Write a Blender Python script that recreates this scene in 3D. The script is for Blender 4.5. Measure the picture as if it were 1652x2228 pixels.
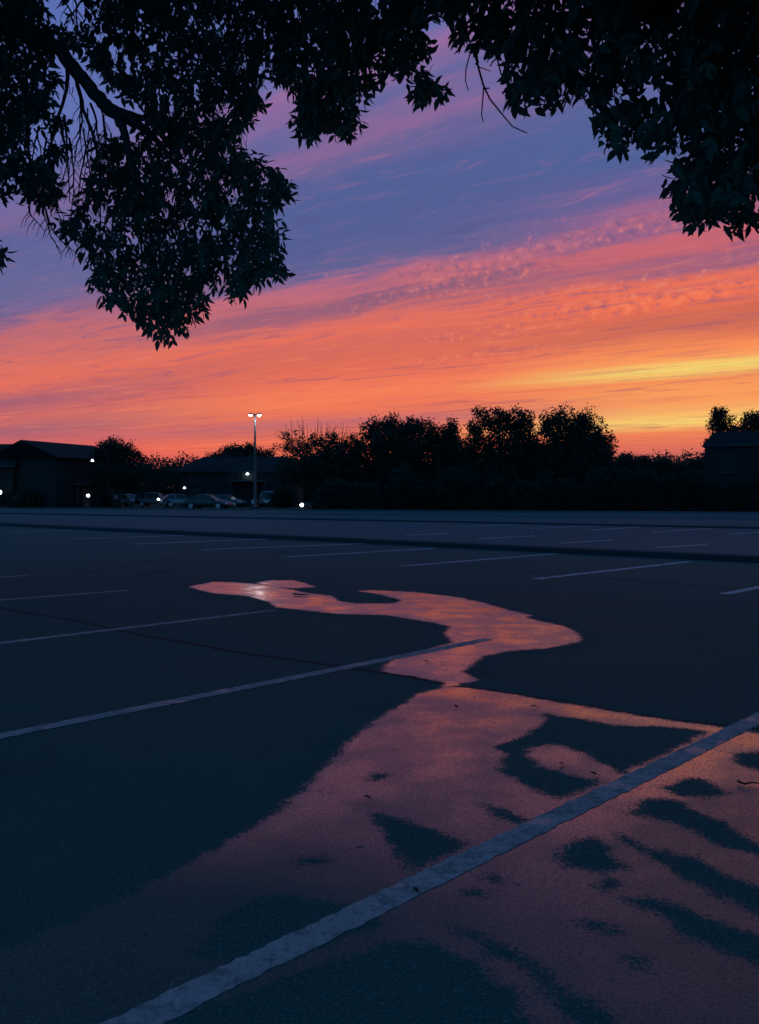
import bpy, math, random
import numpy as np
from mathutils import Vector, Matrix

for o in list(bpy.data.objects):
    bpy.data.objects.remove(o, do_unlink=True)
scene = bpy.context.scene
C = scene.collection
R = math.radians
random.seed(7)
rng = np.random.default_rng(7)

# ------------------------------------------------------------------ camera
CAM_H = 1.35
FPX, PW, PH = 1795.0, 1652.0, 2228.0       # focal length and frame of the photograph in its own units
PITCH = math.atan(36.0 / FPX)
cam_data = bpy.data.cameras.new('camera')
cam_data.sensor_width = 36.0
cam_data.sensor_fit = 'VERTICAL'
cam_data.sensor_height = 36.0
cam_data.lens = 36.0 * FPX / PH
cam_data.clip_start = 0.05
cam_data.clip_end = 4000.0
cam = bpy.data.objects.new('camera', cam_data)
cam.location = (0, 0, CAM_H)
cam.rotation_euler = (math.pi / 2 - PITCH, 0, 0)
C.objects.link(cam)
scene.camera = cam

# ------------------------------------------------------------------ world: dusk sky with banded cloud
def lin(c):
    return tuple((x / 255 / 12.92) if x / 255 <= 0.04045 else ((x / 255 + 0.055) / 1.055) ** 2.4 for x in c) + (1.0,)

SUN_AZ, SUN_EL = R(24), R(0.6)
world = bpy.data.worlds.new('World')
scene.world = world
world.use_nodes = True
NT = world.node_tree
NT.nodes.clear()

class G:
    """tiny helper for node graphs"""
    def __init__(s, nt): s.nt = nt
    def new(s, t, **k):
        n = s.nt.nodes.new(t)
        for a, b in k.items(): setattr(n, a, b)
        return n
    def put(s, n, i, v):
        if hasattr(v, 'is_output') or isinstance(v, bpy.types.NodeSocket): s.nt.links.new(v, n.inputs[i])
        elif v is not None: n.inputs[i].default_value = v
    def m(s, op, a, b=None, c=None, clamp=False):
        n = s.new('ShaderNodeMath', operation=op); n.use_clamp = clamp
        s.put(n, 0, a); s.put(n, 1, b)
        if c is not None: s.put(n, 2, c)
        return n.outputs[0]
    def rng(s, v, a, b, c=0.0, d=1.0, smooth=True):
        n = s.new('ShaderNodeMapRange')
        n.interpolation_type = 'SMOOTHSTEP' if smooth else 'LINEAR'
        s.put(n, 0, v); s.put(n, 1, a); s.put(n, 2, b); s.put(n, 3, c); s.put(n, 4, d)
        return n.outputs[0]
    def vec(s, x, y, z=0.0):
        n = s.new('ShaderNodeCombineXYZ'); s.put(n, 0, x); s.put(n, 1, y); s.put(n, 2, z)
        return n.outputs[0]
    def noise(s, v, scale, detail=2.0, rough=0.5, dist=0.0):
        n = s.new('ShaderNodeTexNoise'); n.noise_dimensions = '3D'
        if v is not None: s.put(n, 'Vector', v)
        n.inputs['Scale'].default_value = scale; n.inputs['Detail'].default_value = detail
        n.inputs['Roughness'].default_value = rough; n.inputs['Distortion'].default_value = dist
        return n.outputs['Fac']
    def ramp(s, v, stops, interp='LINEAR'):
        n = s.new('ShaderNodeValToRGB'); n.color_ramp.interpolation = interp
        el = n.color_ramp.elements
        while len(el) > 1: el.remove(el[-1])
        el[0].position = stops[0][0]; el[0].color = stops[0][1]
        for p, c in stops[1:]:
            e = el.new(p); e.color = c
        s.put(n, 0, v)
        return n.outputs[0]
    def mix(s, f, a, b):
        n = s.new('ShaderNodeMix', data_type='RGBA')
        s.put(n, 0, f); s.put(n, 6, a); s.put(n, 7, b)
        return n.outputs[2]

g = G(NT)
tc = g.new('ShaderNodeTexCoord')
sp = g.new('ShaderNodeSeparateXYZ'); NT.links.new(tc.outputs['Generated'], sp.inputs[0])
dx, dy, dz = sp.outputs
zc = g.m('MAXIMUM', dz, 0.0005)
a_ = g.m('ADD', g.m('MULTIPLY', dx, 0.57), g.m('MULTIPLY', dy, 0.8216))       # across the cloud bands
w_ = g.m('ADD', g.m('MULTIPLY', dx, -0.8216), g.m('MULTIPLY', dy, 0.57))      # along the bands
phi = g.m('MULTIPLY', g.m('ARCTAN2', zc, a_), 180 / math.pi)                  # 0..180 degrees over the dome
rad = g.m('SQRT', g.m('ADD', g.m('MULTIPLY', zc, zc), g.m('MULTIPLY', a_, a_)))
psi = g.m('DIVIDE', w_, g.m('ADD', rad, 0.05))
lnp = g.m('LOGARITHM', g.m('ADD', phi, 1.0), math.e)
n1 = g.noise(g.vec(g.m('MULTIPLY', psi, 1.6), g.m('MULTIPLY', lnp, 3.2)), 1.0, 3.0, 0.55)
n2 = g.noise(g.vec(g.m('MULTIPLY', psi, 4.2), g.m('MULTIPLY', lnp, 17.0), 4.0), 1.0, 5.0, 0.62, 0.5)
n3 = g.noise(g.vec(g.m('MULTIPLY', psi, 84.0), g.m('MULTIPLY', lnp, 30.0), 9.0), 1.0, 4.0, 0.6, 0.1)
n4 = g.noise(g.vec(g.m('MULTIPLY', psi, 2.6), g.m('MULTIPLY', lnp, 7.0), 2.0), 1.0, 2.0, 0.5)
rip = g.m('MULTIPLY', g.m('MULTIPLY', g.rng(phi, 8.6, 11.0), g.rng(phi, 25.0, 17.0)), g.rng(psi, 0.95, 0.45, 0.1, 1.0))
rip = g.m('MULTIPLY', rip, g.rng(n4, 0.40, 0.62, 0.25, 1.0))
w1 = g.m('MULTIPLY', g.m('MULTIPLY', g.m('SUBTRACT', n1, 0.5), 0.10), phi)
w2 = g.m('MULTIPLY', g.m('MULTIPLY', g.m('SUBTRACT', n2, 0.5), g.rng(phi, 5.0, 14.0, 0.07, 0.20)), phi)
w3 = g.m('MULTIPLY', g.m('MULTIPLY', g.m('SUBTRACT', n3, 0.5), 1.9), rip)
phw = g.m('ADD', g.m('ADD', g.m('MULTIPLY', phi, 1.0), w1), g.m('ADD', w2, w3))
u = g.m('DIVIDE', phw, 180.0)
REAR = [(45, (88, 108, 176)), (60, (66, 98, 166)), (90, (48, 86, 150)), (130, (40, 74, 132)), (180, (34, 62, 112))]
LEFT = [(0, (185, 84, 96)), (3.0, (216, 90, 92)), (5.2, (226, 98, 90)), (6.6, (196, 98, 106)), (7.7, (166, 97, 114)), (9.4, (206, 105, 102)), (10.3, (188, 99, 108)),
        (11.4, (164, 95, 115)), (12.3, (206, 104, 100)), (13.6, (229, 111, 92)), (16.0, (214, 109, 100)), (17.5, (198, 106, 108)), (19.2, (192, 105, 113)), (20.6, (148, 101, 136)),
        (22.2, (110, 102, 150)), (25, (98, 101, 152)), (28, (92, 98, 152)), (30, (122, 101, 152)), (33, (98, 104, 162)), (36, (96, 112, 176))]
MID = [(0, (190, 88, 94)), (2.6, (215, 94, 88)), (4.8, (242, 114, 82)), (5.6, (214, 108, 96)), (6.2, (190, 104, 112)), (7.2, (236, 116, 86)), (8.8, (244, 126, 86)), (10.0, (230, 110, 88)),
       (11.4, (222, 107, 86)), (12.9, (212, 104, 92)), (14.4, (234, 112, 90)), (15.3, (172, 98, 114)), (16.2, (148, 94, 120)), (17.3, (206, 108, 116)), (18.0, (160, 101, 134)),
       (18.9, (96, 96, 146)), (21.4, (82, 94, 148)), (24.7, (80, 95, 150)), (26.5, (104, 98, 150)), (28, (140, 102, 152)), (29.6, (98, 101, 156)), (32.4, (150, 106, 158)), (34.5, (98, 106, 168))]
RIGHT = [(0, (172, 86, 96)), (2.6, (190, 94, 96)), (3.7, (226, 112, 86)), (4.4, (238, 132, 86)), (4.8, (246, 208, 112)), (5.3, (242, 220, 120)), (5.8, (242, 144, 90)),
         (6.9, (248, 160, 92)), (7.5, (238, 128, 84)), (7.9, (244, 152, 90)), (8.4, (238, 218, 116)), (8.9, (249, 168, 96)), (9.9, (244, 134, 84)), (11.5, (196, 97, 84)),
         (13.3, (242, 114, 80)), (14.1, (222, 106, 90)), (15.1, (128, 90, 130)), (16.6, (216, 102, 102)), (17.6, (136, 94, 136)), (18.3, (168, 98, 130)), (19.8, (112, 96, 150)),
         (22, (74, 95, 150)), (25, (82, 99, 155)), (28, (98, 102, 158)), (31, (140, 106, 160)), (34, (104, 108, 168))]
cl = g.ramp(u, [(p / 180, lin(c)) for p, c in LEFT + REAR])
cmid = g.ramp(u, [(p / 180, lin(c)) for p, c in MID + REAR])
cr = g.ramp(u, [(p / 180, lin(c)) for p, c in RIGHT + REAR])
hyp = g.m('SQRT', g.m('ADD', g.m('MULTIPLY', dx, dx), g.m('ADD', g.m('MULTIPLY', dy, dy), 1e-5)))
az = g.m('DIVIDE', dx, hyp)
fr = g.rng(g.m('ADD', az, g.m('MULTIPLY', g.m('SUBTRACT', n1, 0.5), 0.25)), 0.04, 0.36)
band = g.mix(fr, g.mix(g.rng(az, -0.42, -0.10), cl, cmid), cr)
# away from the sunset the dome turns to plain dusk blue
cs = g.m('DIVIDE', g.m('ADD', g.m('MULTIPLY', dx, math.sin(R(18))), g.m('MULTIPLY', dy, math.cos(R(18)))), hyp)
away = g.rng(cs, 0.60, -0.05)
away = g.m('MAXIMUM', away, g.rng(dz, 0.72, 0.90))
dusk = g.ramp(zc, [(0.0, lin((86, 120, 168))), (0.12, lin((74, 134, 188))), (0.4, lin((60, 140, 198))), (1.0, lin((50, 128, 192)))])
band = g.mix(away, band, dusk)
# thin wisps lit pink or shaded mauve across the bands, and small puffs in the rippled sheet
n5 = g.noise(g.vec(g.m('MULTIPLY', psi, 7.0), g.m('MULTIPLY', lnp, 30.0), 14.0), 1.0, 6.0, 0.68, 0.9)
n6 = g.noise(g.vec(g.m('MULTIPLY', psi, 2.2), g.m('MULTIPLY', lnp, 6.0), 21.0), 1.0, 2.0, 0.5)
zone = g.m('MULTIPLY', g.m('MULTIPLY', g.rng(phi, 1.0, 4.0), g.rng(phi, 36.0, 16.0, 0.12, 1.0)), g.m('SUBTRACT', 1.0, away))
hi = g.m('MULTIPLY', g.m('MULTIPLY', g.rng(n5, 0.52, 0.72), g.rng(n6, 0.38, 0.62, 0.25, 1.0)), zone)
lo = g.m('MULTIPLY', g.m('MULTIPLY', g.rng(n5, 0.50, 0.34), g.rng(n6, 0.62, 0.38, 0.25, 1.0)), zone)
lit = g.mix(g.rng(phi, 10.0, 22.0), lin((250, 140, 92)), lin((196, 112, 140)))
shd = g.mix(g.rng(phi, 8.0, 20.0), lin((176, 90, 100)), lin((84, 86, 138)))
band = g.mix(g.m('MULTIPLY', hi, 0.5), band, lit)
band = g.mix(g.m('MULTIPLY', lo, 0.70), band, shd)
puff = g.m('MULTIPLY', g.m('SUBTRACT', n3, 0.5), rip)
band = g.mix(g.m('MULTIPLY', g.rng(puff, 0.01, 0.17), 0.62), band, lit)
band = g.mix(g.m('MULTIPLY', g.rng(puff, -0.01, -0.17), 0.55), band, shd)
bg1 = g.new('ShaderNodeBackground'); g.put(bg1, 0, band); bg1.inputs[1].default_value = 1.0
sky = g.new('ShaderNodeTexSky', sky_type='NISHITA', sun_disc=False, sun_elevation=SUN_EL, sun_rotation=SUN_AZ)
bg2 = g.new('ShaderNodeBackground'); g.put(bg2, 0, sky.outputs[0]); bg2.inputs[1].default_value = 0.004
addn = g.new('ShaderNodeAddShader'); NT.links.new(bg1.outputs[0], addn.inputs[0]); NT.links.new(bg2.outputs[0], addn.inputs[1])
wo = g.new('ShaderNodeOutputWorld'); NT.links.new(addn.outputs[0], wo.inputs[0])
world.cycles.sampling_method = 'MANUAL'
world.cycles.sample_map_resolution = 1024

# ------------------------------------------------------------------ sun (already at the horizon)
sun_d = bpy.data.lights.new('sun', 'SUN')
sun_d.energy = 0.03
sun_d.angle = R(6)
sun_d.color = (1.0, 0.62, 0.38)
sun = bpy.data.objects.new('sun', sun_d)
sv = Vector((math.sin(SUN_AZ) * math.cos(SUN_EL), math.cos(SUN_AZ) * math.cos(SUN_EL), math.sin(SUN_EL)))
sun.rotation_euler = sv.to_track_quat('Z', 'Y').to_euler()
sun.location = sv * 50
C.objects.link(sun)

# ------------------------------------------------------------------ exposure
scene.render.engine = 'CYCLES'
vs = scene.view_settings
vs.view_transform = 'Standard'
vs.look = 'None'
vs.exposure = 0.0
vs.gamma = 1.0
vs.use_curve_mapping = False

# ------------------------------------------------------------------ placing helpers
CP, SP_ = math.cos(PITCH), math.sin(PITCH)
def ray(px, py):
    a = (px - PW / 2) / FPX
    b = (PH / 2 - py) / FPX
    return Vector((a, CP + SP_ * b, -SP_ + CP * b))
def gnd(px, py, z=0.0):
    d = ray(px, py)
    t = (z - CAM_H) / d.z
    return Vector((d.x * t, d.y * t, z))
def pt(px, py, Y):
    d = ray(px, py)
    t = Y / d.y
    return Vector((d.x * t, Y, CAM_H + d.z * t))
def proj_np(P):
    x, y, z = P[:, 0], P[:, 1], P[:, 2] - CAM_H
    fw = y * CP - z * SP_
    up = y * SP_ + z * CP
    fw = np.where(fw < 1e-3, 1e-3, fw)
    return np.stack([PW / 2 + FPX * x / fw, PH / 2 - FPX * up / fw], 1)

# ------------------------------------------------------------------ materials
def mat(name):
    m = bpy.data.materials.new(name); m.use_nodes = True
    nt = m.node_tree; b = nt.nodes['Principled BSDF']
    return m, G(nt), b
def simple(name, col, rough=0.6, metal=0.0, spec=0.3, var=0.25, scale=6.0, bump=0.0, coat=0.0):
    m, q, b = mat(name)
    t = q.new('ShaderNodeTexCoord')
    n = q.noise(t.outputs['Object'], scale, 4.0, 0.6)
    c0 = tuple(x * (1 - var) for x in col) + (1,); c1 = tuple(min(1, x * (1 + var)) for x in col) + (1,)
    q.put(b, 'Base Color', q.mix(n, c0, c1))
    b.inputs['Roughness'].default_value = rough
    b.inputs['Metallic'].default_value = metal
    b.inputs['Specular IOR Level'].default_value = spec
    b.inputs['Coat Weight'].default_value = coat
    if bump:
        bn = q.new('ShaderNodeBump'); bn.inputs['Strength'].default_value = bump; bn.inputs['Distance'].default_value = 0.02
        q.put(bn, 'Height', n); q.put(b, 'Normal', bn.outputs[0])
    return m
def emit(name, col, strength):
    m, q, b = mat(name)
    t = q.new('ShaderNodeTexCoord')
    n = q.noise(t.outputs['Object'], 8.0, 1.0)
    b.inputs['Base Color'].default_value = (0.8, 0.8, 0.8, 1)
    b.inputs['Emission Color'].default_value = col + (1,)
    q.put(b, 'Emission Strength', q.rng(n, 0.0, 1.0, strength * 0.85, strength * 1.15))
    return m

def asphalt_nodes(q, b, wet_attr=False):
    t = q.new('ShaderNodeNewGeometry')
    P = t.outputs['Position']
    big = q.noise(P, 0.35, 4.0, 0.6)
    mid = q.noise(P, 3.0, 5.0, 0.65)
    fine = q.noise(P, 95.0, 3.0, 0.7)
    vor = q.new('ShaderNodeTexVoronoi'); vor.inputs['Scale'].default_value = 110.0; q.put(vor, 'Vector', P)
    base = q.mix(big, (0.010, 0.047, 0.046, 1), (0.018, 0.074, 0.074, 1))
    base = q.mix(q.m('MULTIPLY', mid, 0.55), base, (0.009, 0.042, 0.042, 1))
    base = q.mix(q.rng(q.noise(P, 0.9, 4.0, 0.6), 0.56, 0.70, 0.0, 0.45), base, (0.008, 0.030, 0.030, 1))
    base = q.mix(q.rng(fine, 0.50, 0.72, 0.0, 0.75), base, (0.065, 0.15, 0.15, 1))
    h = q.m('ADD', q.m('MULTIPLY', fine, 0.6), q.m('MULTIPLY', vor.outputs['Distance'], 0.5))
    bn = q.new('ShaderNodeBump'); bn.inputs['Distance'].default_value = 0.006
    q.put(bn, 'Height', h)
    if not wet_attr:
        bn.inputs['Strength'].default_value = 0.55
        q.put(b, 'Base Color', base)
        q.put(b, 'Roughness', q.rng(big, 0.3, 0.7, 0.78, 0.9))
        b.inputs['Specular IOR Level'].default_value = 0.05
        q.put(b, 'Normal', bn.outputs[0])
        return
    at = q.new('ShaderNodeAttribute'); at.attribute_name = 'wet'
    e1 = q.noise(P, 9.0, 5.0, 0.7)
    e2 = q.noise(P, 60.0, 3.0, 0.7)
    d = q.m('ADD', at.outputs['Fac'], q.m('MULTIPLY', q.m('SUBTRACT', e1, 0.5), 0.15))
    d = q.m('ADD', d, q.m('MULTIPLY', q.m('SUBTRACT', e2, 0.5), 0.16))
    # little islands of stones standing clear of the film
    isl = q.rng(q.noise(P, 5.0, 4.0, 0.7), 0.66, 0.72, 0.0, 0.9)
    fl = q.new('ShaderNodeAttribute'); fl.attribute_name = 'film'
    wet = q.m('MULTIPLY', q.rng(d, -0.016, 0.036), fl.outputs['Fac'])
    deep = q.rng(d, 0.02, 0.30)
    wet = q.m('MULTIPLY', wet, q.m('SUBTRACT', 1.0, isl))
    wet = q.m('MULTIPLY', wet, q.m('SUBTRACT', 1.0, q.rng(q.noise(P, 105.0, 3.0, 0.65), 0.47, 0.62, 0.0, 0.52)))
    q.put(b, 'Base Color', q.mix(wet, base, q.mix(0.88, base, (0.004, 0.010, 0.012, 1))))
    film = q.noise(P, 2.2, 4.0, 0.6)
    rw = q.m('ADD', q.rng(film, 0.35, 0.62, 0.13, 0.30), q.m('MULTIPLY', q.m('SUBTRACT', 1.0, deep), 0.07))
    sh = q.new('ShaderNodeAttribute'); sh.attribute_name = 'shallow'
    pd = q.new('ShaderNodeAttribute'); pd.attribute_name = 'pond'
    rw = q.m('ADD', rw, q.m('MULTIPLY', sh.outputs['Fac'], 0.09))
    rw = q.m('SUBTRACT', rw, q.m('MULTIPLY', pd.outputs['Fac'], 0.14))
    rw = q.m('MAXIMUM', rw, 0.10)
    rw = q.m('ADD', rw, q.rng(fine, 0.5, 0.75, 0.0, 0.16))
    n = q.new('ShaderNodeMix'); n.data_type = 'FLOAT'
    q.put(n, 0, wet); n.inputs[2].default_value = 0.86; q.put(n, 3, rw)
    q.put(b, 'Roughness', n.outputs[0])
    n = q.new('ShaderNodeMix'); n.data_type = 'FLOAT'
    q.put(n, 0, wet); n.inputs[2].default_value = 0.02; n.inputs[3].default_value = 0.5
    q.put(b, 'Specular IOR Level', n.outputs[0])
    b.inputs['IOR'].default_value = 1.8
    q.put(b, 'Coat Weight', wet); q.put(b, 'Coat Roughness', rw)
    n = q.new('ShaderNodeMix'); n.data_type = 'FLOAT'
    q.put(n, 0, wet); n.inputs[2].default_value = 0.55; n.inputs[3].default_value = 0.16
    q.put(bn, 'Strength', n.outputs[0])
    fall = q.new('ShaderNodeVectorMath', operation='ADD')
    q.put(fall, 0, t.outputs['Normal']); q.put(fall, 1, q.vec(0.0, q.m('MULTIPLY', sh.outputs['Fac'], 0.042), 0.0))
    nz = q.new('ShaderNodeVectorMath', operation='NORMALIZE'); q.put(nz, 0, fall.outputs[0])
    q.put(bn, 'Normal', nz.outputs[0])
    q.put(b, 'Normal', bn.outputs[0]); q.put(b, 'Coat Normal', nz.outputs[0])

M = {}
M['asphalt'], q, b = mat('asphalt'); asphalt_nodes(q, b)
M['sheen_asphalt'], q, b = mat('sheen_asphalt')  # same asphalt, base colour lifted to stand in for grazing sky sheen
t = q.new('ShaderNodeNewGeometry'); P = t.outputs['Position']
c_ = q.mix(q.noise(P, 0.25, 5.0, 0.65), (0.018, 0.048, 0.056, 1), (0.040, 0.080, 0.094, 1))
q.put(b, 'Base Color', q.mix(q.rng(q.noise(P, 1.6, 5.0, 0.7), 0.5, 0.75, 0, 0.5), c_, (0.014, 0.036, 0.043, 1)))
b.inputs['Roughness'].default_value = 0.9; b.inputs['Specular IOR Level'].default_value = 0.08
M['wet'], q, b = mat('wet_asphalt'); asphalt_nodes(q, b, True)
m, q, b = mat('line_paint')
t = q.new('ShaderNodeNewGeometry'); P = t.outputs['Position']
chip = q.rng(q.noise(P, 34.0, 6.0, 0.8), 0.48, 0.66)
dirt = q.noise(P, 4.0, 4.0, 0.6)
col = q.mix(dirt, (0.17, 0.145, 0.16, 1), (0.34, 0.27, 0.29, 1))
wear = q.m('MAXIMUM', chip, q.rng(q.noise(P, 9.0, 6.0, 0.8), 0.50, 0.62, 0.0, 0.9))
q.put(b, 'Base Color', q.mix(q.m('MULTIPLY', wear, 0.75), col, (0.030, 0.06, 0.065, 1)))
damp = q.rng(q.noise(P, 3.3, 4.0, 0.7), 0.56, 0.62)
q.put(b, 'Roughness', q.rng(damp, 0, 1, 0.8, 0.45, False))
q.put(b, 'Specular IOR Level', q.rng(damp, 0, 1, 0.08, 0.4, False))
bn = q.new('ShaderNodeBump'); bn.inputs['Strength'].default_value = 0.4; bn.inputs['Distance'].default_value = 0.004
q.put(bn, 'Height', q.noise(P, 95.0, 3.0, 0.7)); q.put(b, 'Normal', bn.outputs[0])
M['paint'] = m
m, q, b = mat('far_line_paint')
t = q.new('ShaderNodeNewGeometry'); P = t.outputs['Position']
q.put(b, 'Base Color', q.mix(q.rng(q.noise(P, 7.0, 5.0, 0.75), 0.42, 0.62), (0.30, 0.33, 0.36, 1), (0.10, 0.13, 0.15, 1)))
b.inputs['Roughness'].default_value = 0.8; b.inputs['Specular IOR Level'].default_value = 0.2
M['farpaint'] = m
M['tar'] = simple('tar', (0.012, 0.015, 0.018), 0.85, spec=0.1, scale=30)
M['kerb'] = simple('kerb_asphalt', (0.018, 0.036, 0.042), 0.95, spec=0.1, scale=20, bump=0.5)
M['kerb_c'] = simple('kerb_concrete', (0.05, 0.065, 0.07), 0.95, spec=0.15, scale=14, bump=0.4)
M['grass'] = simple('grass_ground', (0.014, 0.034, 0.024), 0.95, spec=0.05, scale=3, var=0.5, bump=0.6)
M['leaf'] = simple('leaf', (0.018, 0.105, 0.090), 0.75, spec=0.03, scale=3, var=0.4)
M['leaf_far'] = simple('far_leaf', (0.013, 0.045, 0.038), 0.9, spec=0.0, scale=0.8, var=0.45)
for nm_ in ('leaf', 'leaf_far'):
    nt_ = M[nm_].node_tree; q_ = G(nt_); pb = nt_.nodes['Principled BSDF']
    tr_ = q_.new('ShaderNodeBsdfTranslucent'); nt_.links.new(pb.inputs['Base Color'].links[0].from_socket, tr_.inputs[0])
    mx_ = q_.new('ShaderNodeMixShader'); mx_.inputs[0].default_value = 0.42
    nt_.links.new(pb.outputs[0], mx_.inputs[1]); nt_.links.new(tr_.outputs[0], mx_.inputs[2])
    nt_.links.new(mx_.outputs[0], nt_.nodes['Material Output'].inputs[0])
M['bark'] = simple('bark', (0.03, 0.055, 0.06), 0.95, spec=0.05, scale=24, var=0.5, bump=0.8)
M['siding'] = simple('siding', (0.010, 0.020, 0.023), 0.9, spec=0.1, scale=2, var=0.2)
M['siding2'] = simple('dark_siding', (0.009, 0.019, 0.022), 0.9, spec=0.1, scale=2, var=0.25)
M['brickwall'] = simple('brick_wall', (0.06, 0.05, 0.048), 0.9, spec=0.1, scale=9, var=0.3)
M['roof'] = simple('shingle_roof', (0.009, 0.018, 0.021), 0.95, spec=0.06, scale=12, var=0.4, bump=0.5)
M['pane'] = simple('window_glass', (0.010, 0.022, 0.026), 0.5, spec=0.06, var=0.1)
M['trim'] = simple('trim', (0.02, 0.036, 0.040), 0.7, spec=0.2)
M['wood'] = simple('wood', (0.08, 0.075, 0.07), 0.85, spec=0.1, scale=9)
M['door'] = simple('door_paint', (0.10, 0.07, 0.06), 0.6)
M['glass'] = simple('dark_glass', (0.012, 0.03, 0.035), 0.25, spec=0.2, var=0.1)
M['metal'] = simple('painted_pole', (0.05, 0.055, 0.06), 0.5, metal=0.4)
M['chrome'] = simple('chrome', (0.35, 0.36, 0.38), 0.35, metal=1.0)
M['rubber'] = simple('rubber', (0.02, 0.02, 0.02), 0.9, spec=0.1)
M['headlight'] = simple('headlight_glass', (0.5, 0.5, 0.52), 0.15, spec=0.5)
M['taillight'] = simple('taillight_glass', (0.2, 0.01, 0.01), 0.2, spec=0.5)
M['plastic'] = simple('black_plastic', (0.025, 0.027, 0.03), 0.6)
M['white'] = simple('white_reflector', (0.7, 0.7, 0.7), 0.4)
M['twig'] = simple('dead_twig', (0.02, 0.018, 0.015), 0.9, spec=0.1, scale=40)
M['dead_leaf'] = simple('dead_leaf', (0.025, 0.02, 0.015), 0.85, spec=0.1, scale=40)
M['lamp'] = emit('lamp_glass', (0.92, 0.95, 1.0), 14.0)
M['lamp_soft'] = emit('soft_lamp_glass', (0.85, 0.95, 0.95), 3.0)

# ------------------------------------------------------------------ mesh helpers
class MB:
    def __init__(s): s.v = []; s.f = []
    def add(s, vs, fs):
        k = len(s.v); s.v += [tuple(p) for p in vs]; s.f += [tuple(i + k for i in f) for f in fs]; return s
    def box(s, x0, x1, y0, y1, z0, z1):
        return s.add([(x0, y0, z0), (x1, y0, z0), (x1, y1, z0), (x0, y1, z0), (x0, y0, z1), (x1, y0, z1), (x1, y1, z1), (x0, y1, z1)],
                     [(0, 3, 2, 1), (4, 5, 6, 7), (0, 1, 5, 4), (1, 2, 6, 5), (2, 3, 7, 6), (3, 0, 4, 7)])
    def tube(s, pts, rs, n=6, cap=True):
        pts = [Vector(p) for p in pts]
        if not isinstance(rs, (list, tuple)): rs = [rs] * len(pts)
        rings = []
        for i, p in enumerate(pts):
            d = (pts[min(i + 1, len(pts) - 1)] - pts[max(i - 1, 0)])
            d = d.normalized() if d.length > 1e-9 else Vector((0, 0, 1))
            a = d.orthogonal().normalized() if i == 0 else (rings_a - d * rings_a.dot(d)).normalized()
            rings_a = a
            bb = d.cross(a)
            rings.append([p + (a * math.cos(2 * math.pi * k / n) + bb * math.sin(2 * math.pi * k / n)) * rs[i] for k in range(n)])
        vs = [p for r in rings for p in r]
        fs = []
        for i in range(len(pts) - 1):
            for k in range(n):
                fs.append((i * n + k, i * n + (k + 1) % n, (i + 1) * n + (k + 1) % n, (i + 1) * n + k))
        if cap:
            fs.append(tuple(range(n - 1, -1, -1))); fs.append(tuple((len(pts) - 1) * n + k for k in range(n)))
        return s.add(vs, fs)
    def lathe(s, prof, n=14, c=(0, 0, 0)):
        vs = []; fs = []
        for r, z in prof:
            for k in range(n):
                vs.append((c[0] + r * math.cos(2 * math.pi * k / n), c[1] + r * math.sin(2 * math.pi * k / n), c[2] + z))
        for i in range(len(prof) - 1):
            for k in range(n):
                fs.append((i * n + k, i * n + (k + 1) % n, (i + 1) * n + (k + 1) % n, (i + 1) * n + k))
        fs.append(tuple(range(n - 1, -1, -1))); fs.append(tuple((len(prof) - 1) * n + k for k in range(n)))
        return s.add(vs, fs)
    def loft(s, secs, cap=True):
        n = len(secs[0]); vs = [p for sec in secs for p in sec]; fs = []
        for i in range(len(secs) - 1):
            for k in range(n):
                fs.append((i * n + k, i * n + (k + 1) % n, (i + 1) * n + (k + 1) % n, (i + 1) * n + k))
        if cap:
            fs.append(tuple(range(n - 1, -1, -1))); fs.append(tuple((len(secs) - 1) * n + k for k in range(n)))
        return s.add(vs, fs)
    def build(s, name, material, parent=None, smooth=False, bevel=0.0):
        me = bpy.data.meshes.new(name); me.from_pydata(s.v, [], s.f); me.update()
        if smooth:
            me.polygons.foreach_set('use_smooth', [True] * len(me.polygons))
        return link(name, me, material, parent, bevel)

def link(name, me, material, parent=None, bevel=0.0):
    if material is not None and not me.materials: me.materials.append(material)
    o = bpy.data.objects.new(name, me); C.objects.link(o)
    if parent is not None: o.parent = parent
    if bevel:
        bv = o.modifiers.new('bevel', 'BEVEL'); bv.width = bevel; bv.segments = 2; bv.limit_method = 'ANGLE'
    return o
def thing(name, label, cat, loc=(0, 0, 0), rz=0.0, group=None):
    o = bpy.data.objects.new(name, None); C.objects.link(o)
    o.empty_display_size = 0.2
    o.location = loc; o.rotation_euler = (0, 0, rz)
    o['label'] = label; o['category'] = cat
    if group: o['group'] = group
    return o
def tag(o, label, cat, group=None):
    o['label'] = label; o['category'] = cat
    if group: o['group'] = group
    return o
def struct(o, kind='structure', label=None):
    o['kind'] = kind
    if label: o['label'] = label
    return o
def np_mesh(name, V, F):
    """V (n,3) verts, F (m,k) faces of equal size"""
    me = bpy.data.meshes.new(name)
    me.vertices.add(len(V)); me.vertices.foreach_set('co', np.ascontiguousarray(V, dtype=np.float32).ravel())
    k = F.shape[1]
    me.loops.add(F.size); me.loops.foreach_set('vertex_index', np.ascontiguousarray(F, dtype=np.int32).ravel())
    me.polygons.add(len(F)); me.polygons.foreach_set('loop_start', np.arange(0, F.size, k, dtype=np.int32))
    me.update(calc_edges=True)
    return me

# ------------------------------------------------------------------ ground, lot
me = MB(); me.add([(-900, -300, -0.02), (900, -300, -0.02), (900, 1500, -0.02), (-900, 1500, -0.02)], [(0, 1, 2, 3)])
struct(me.build('ground', M['grass']))

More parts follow.
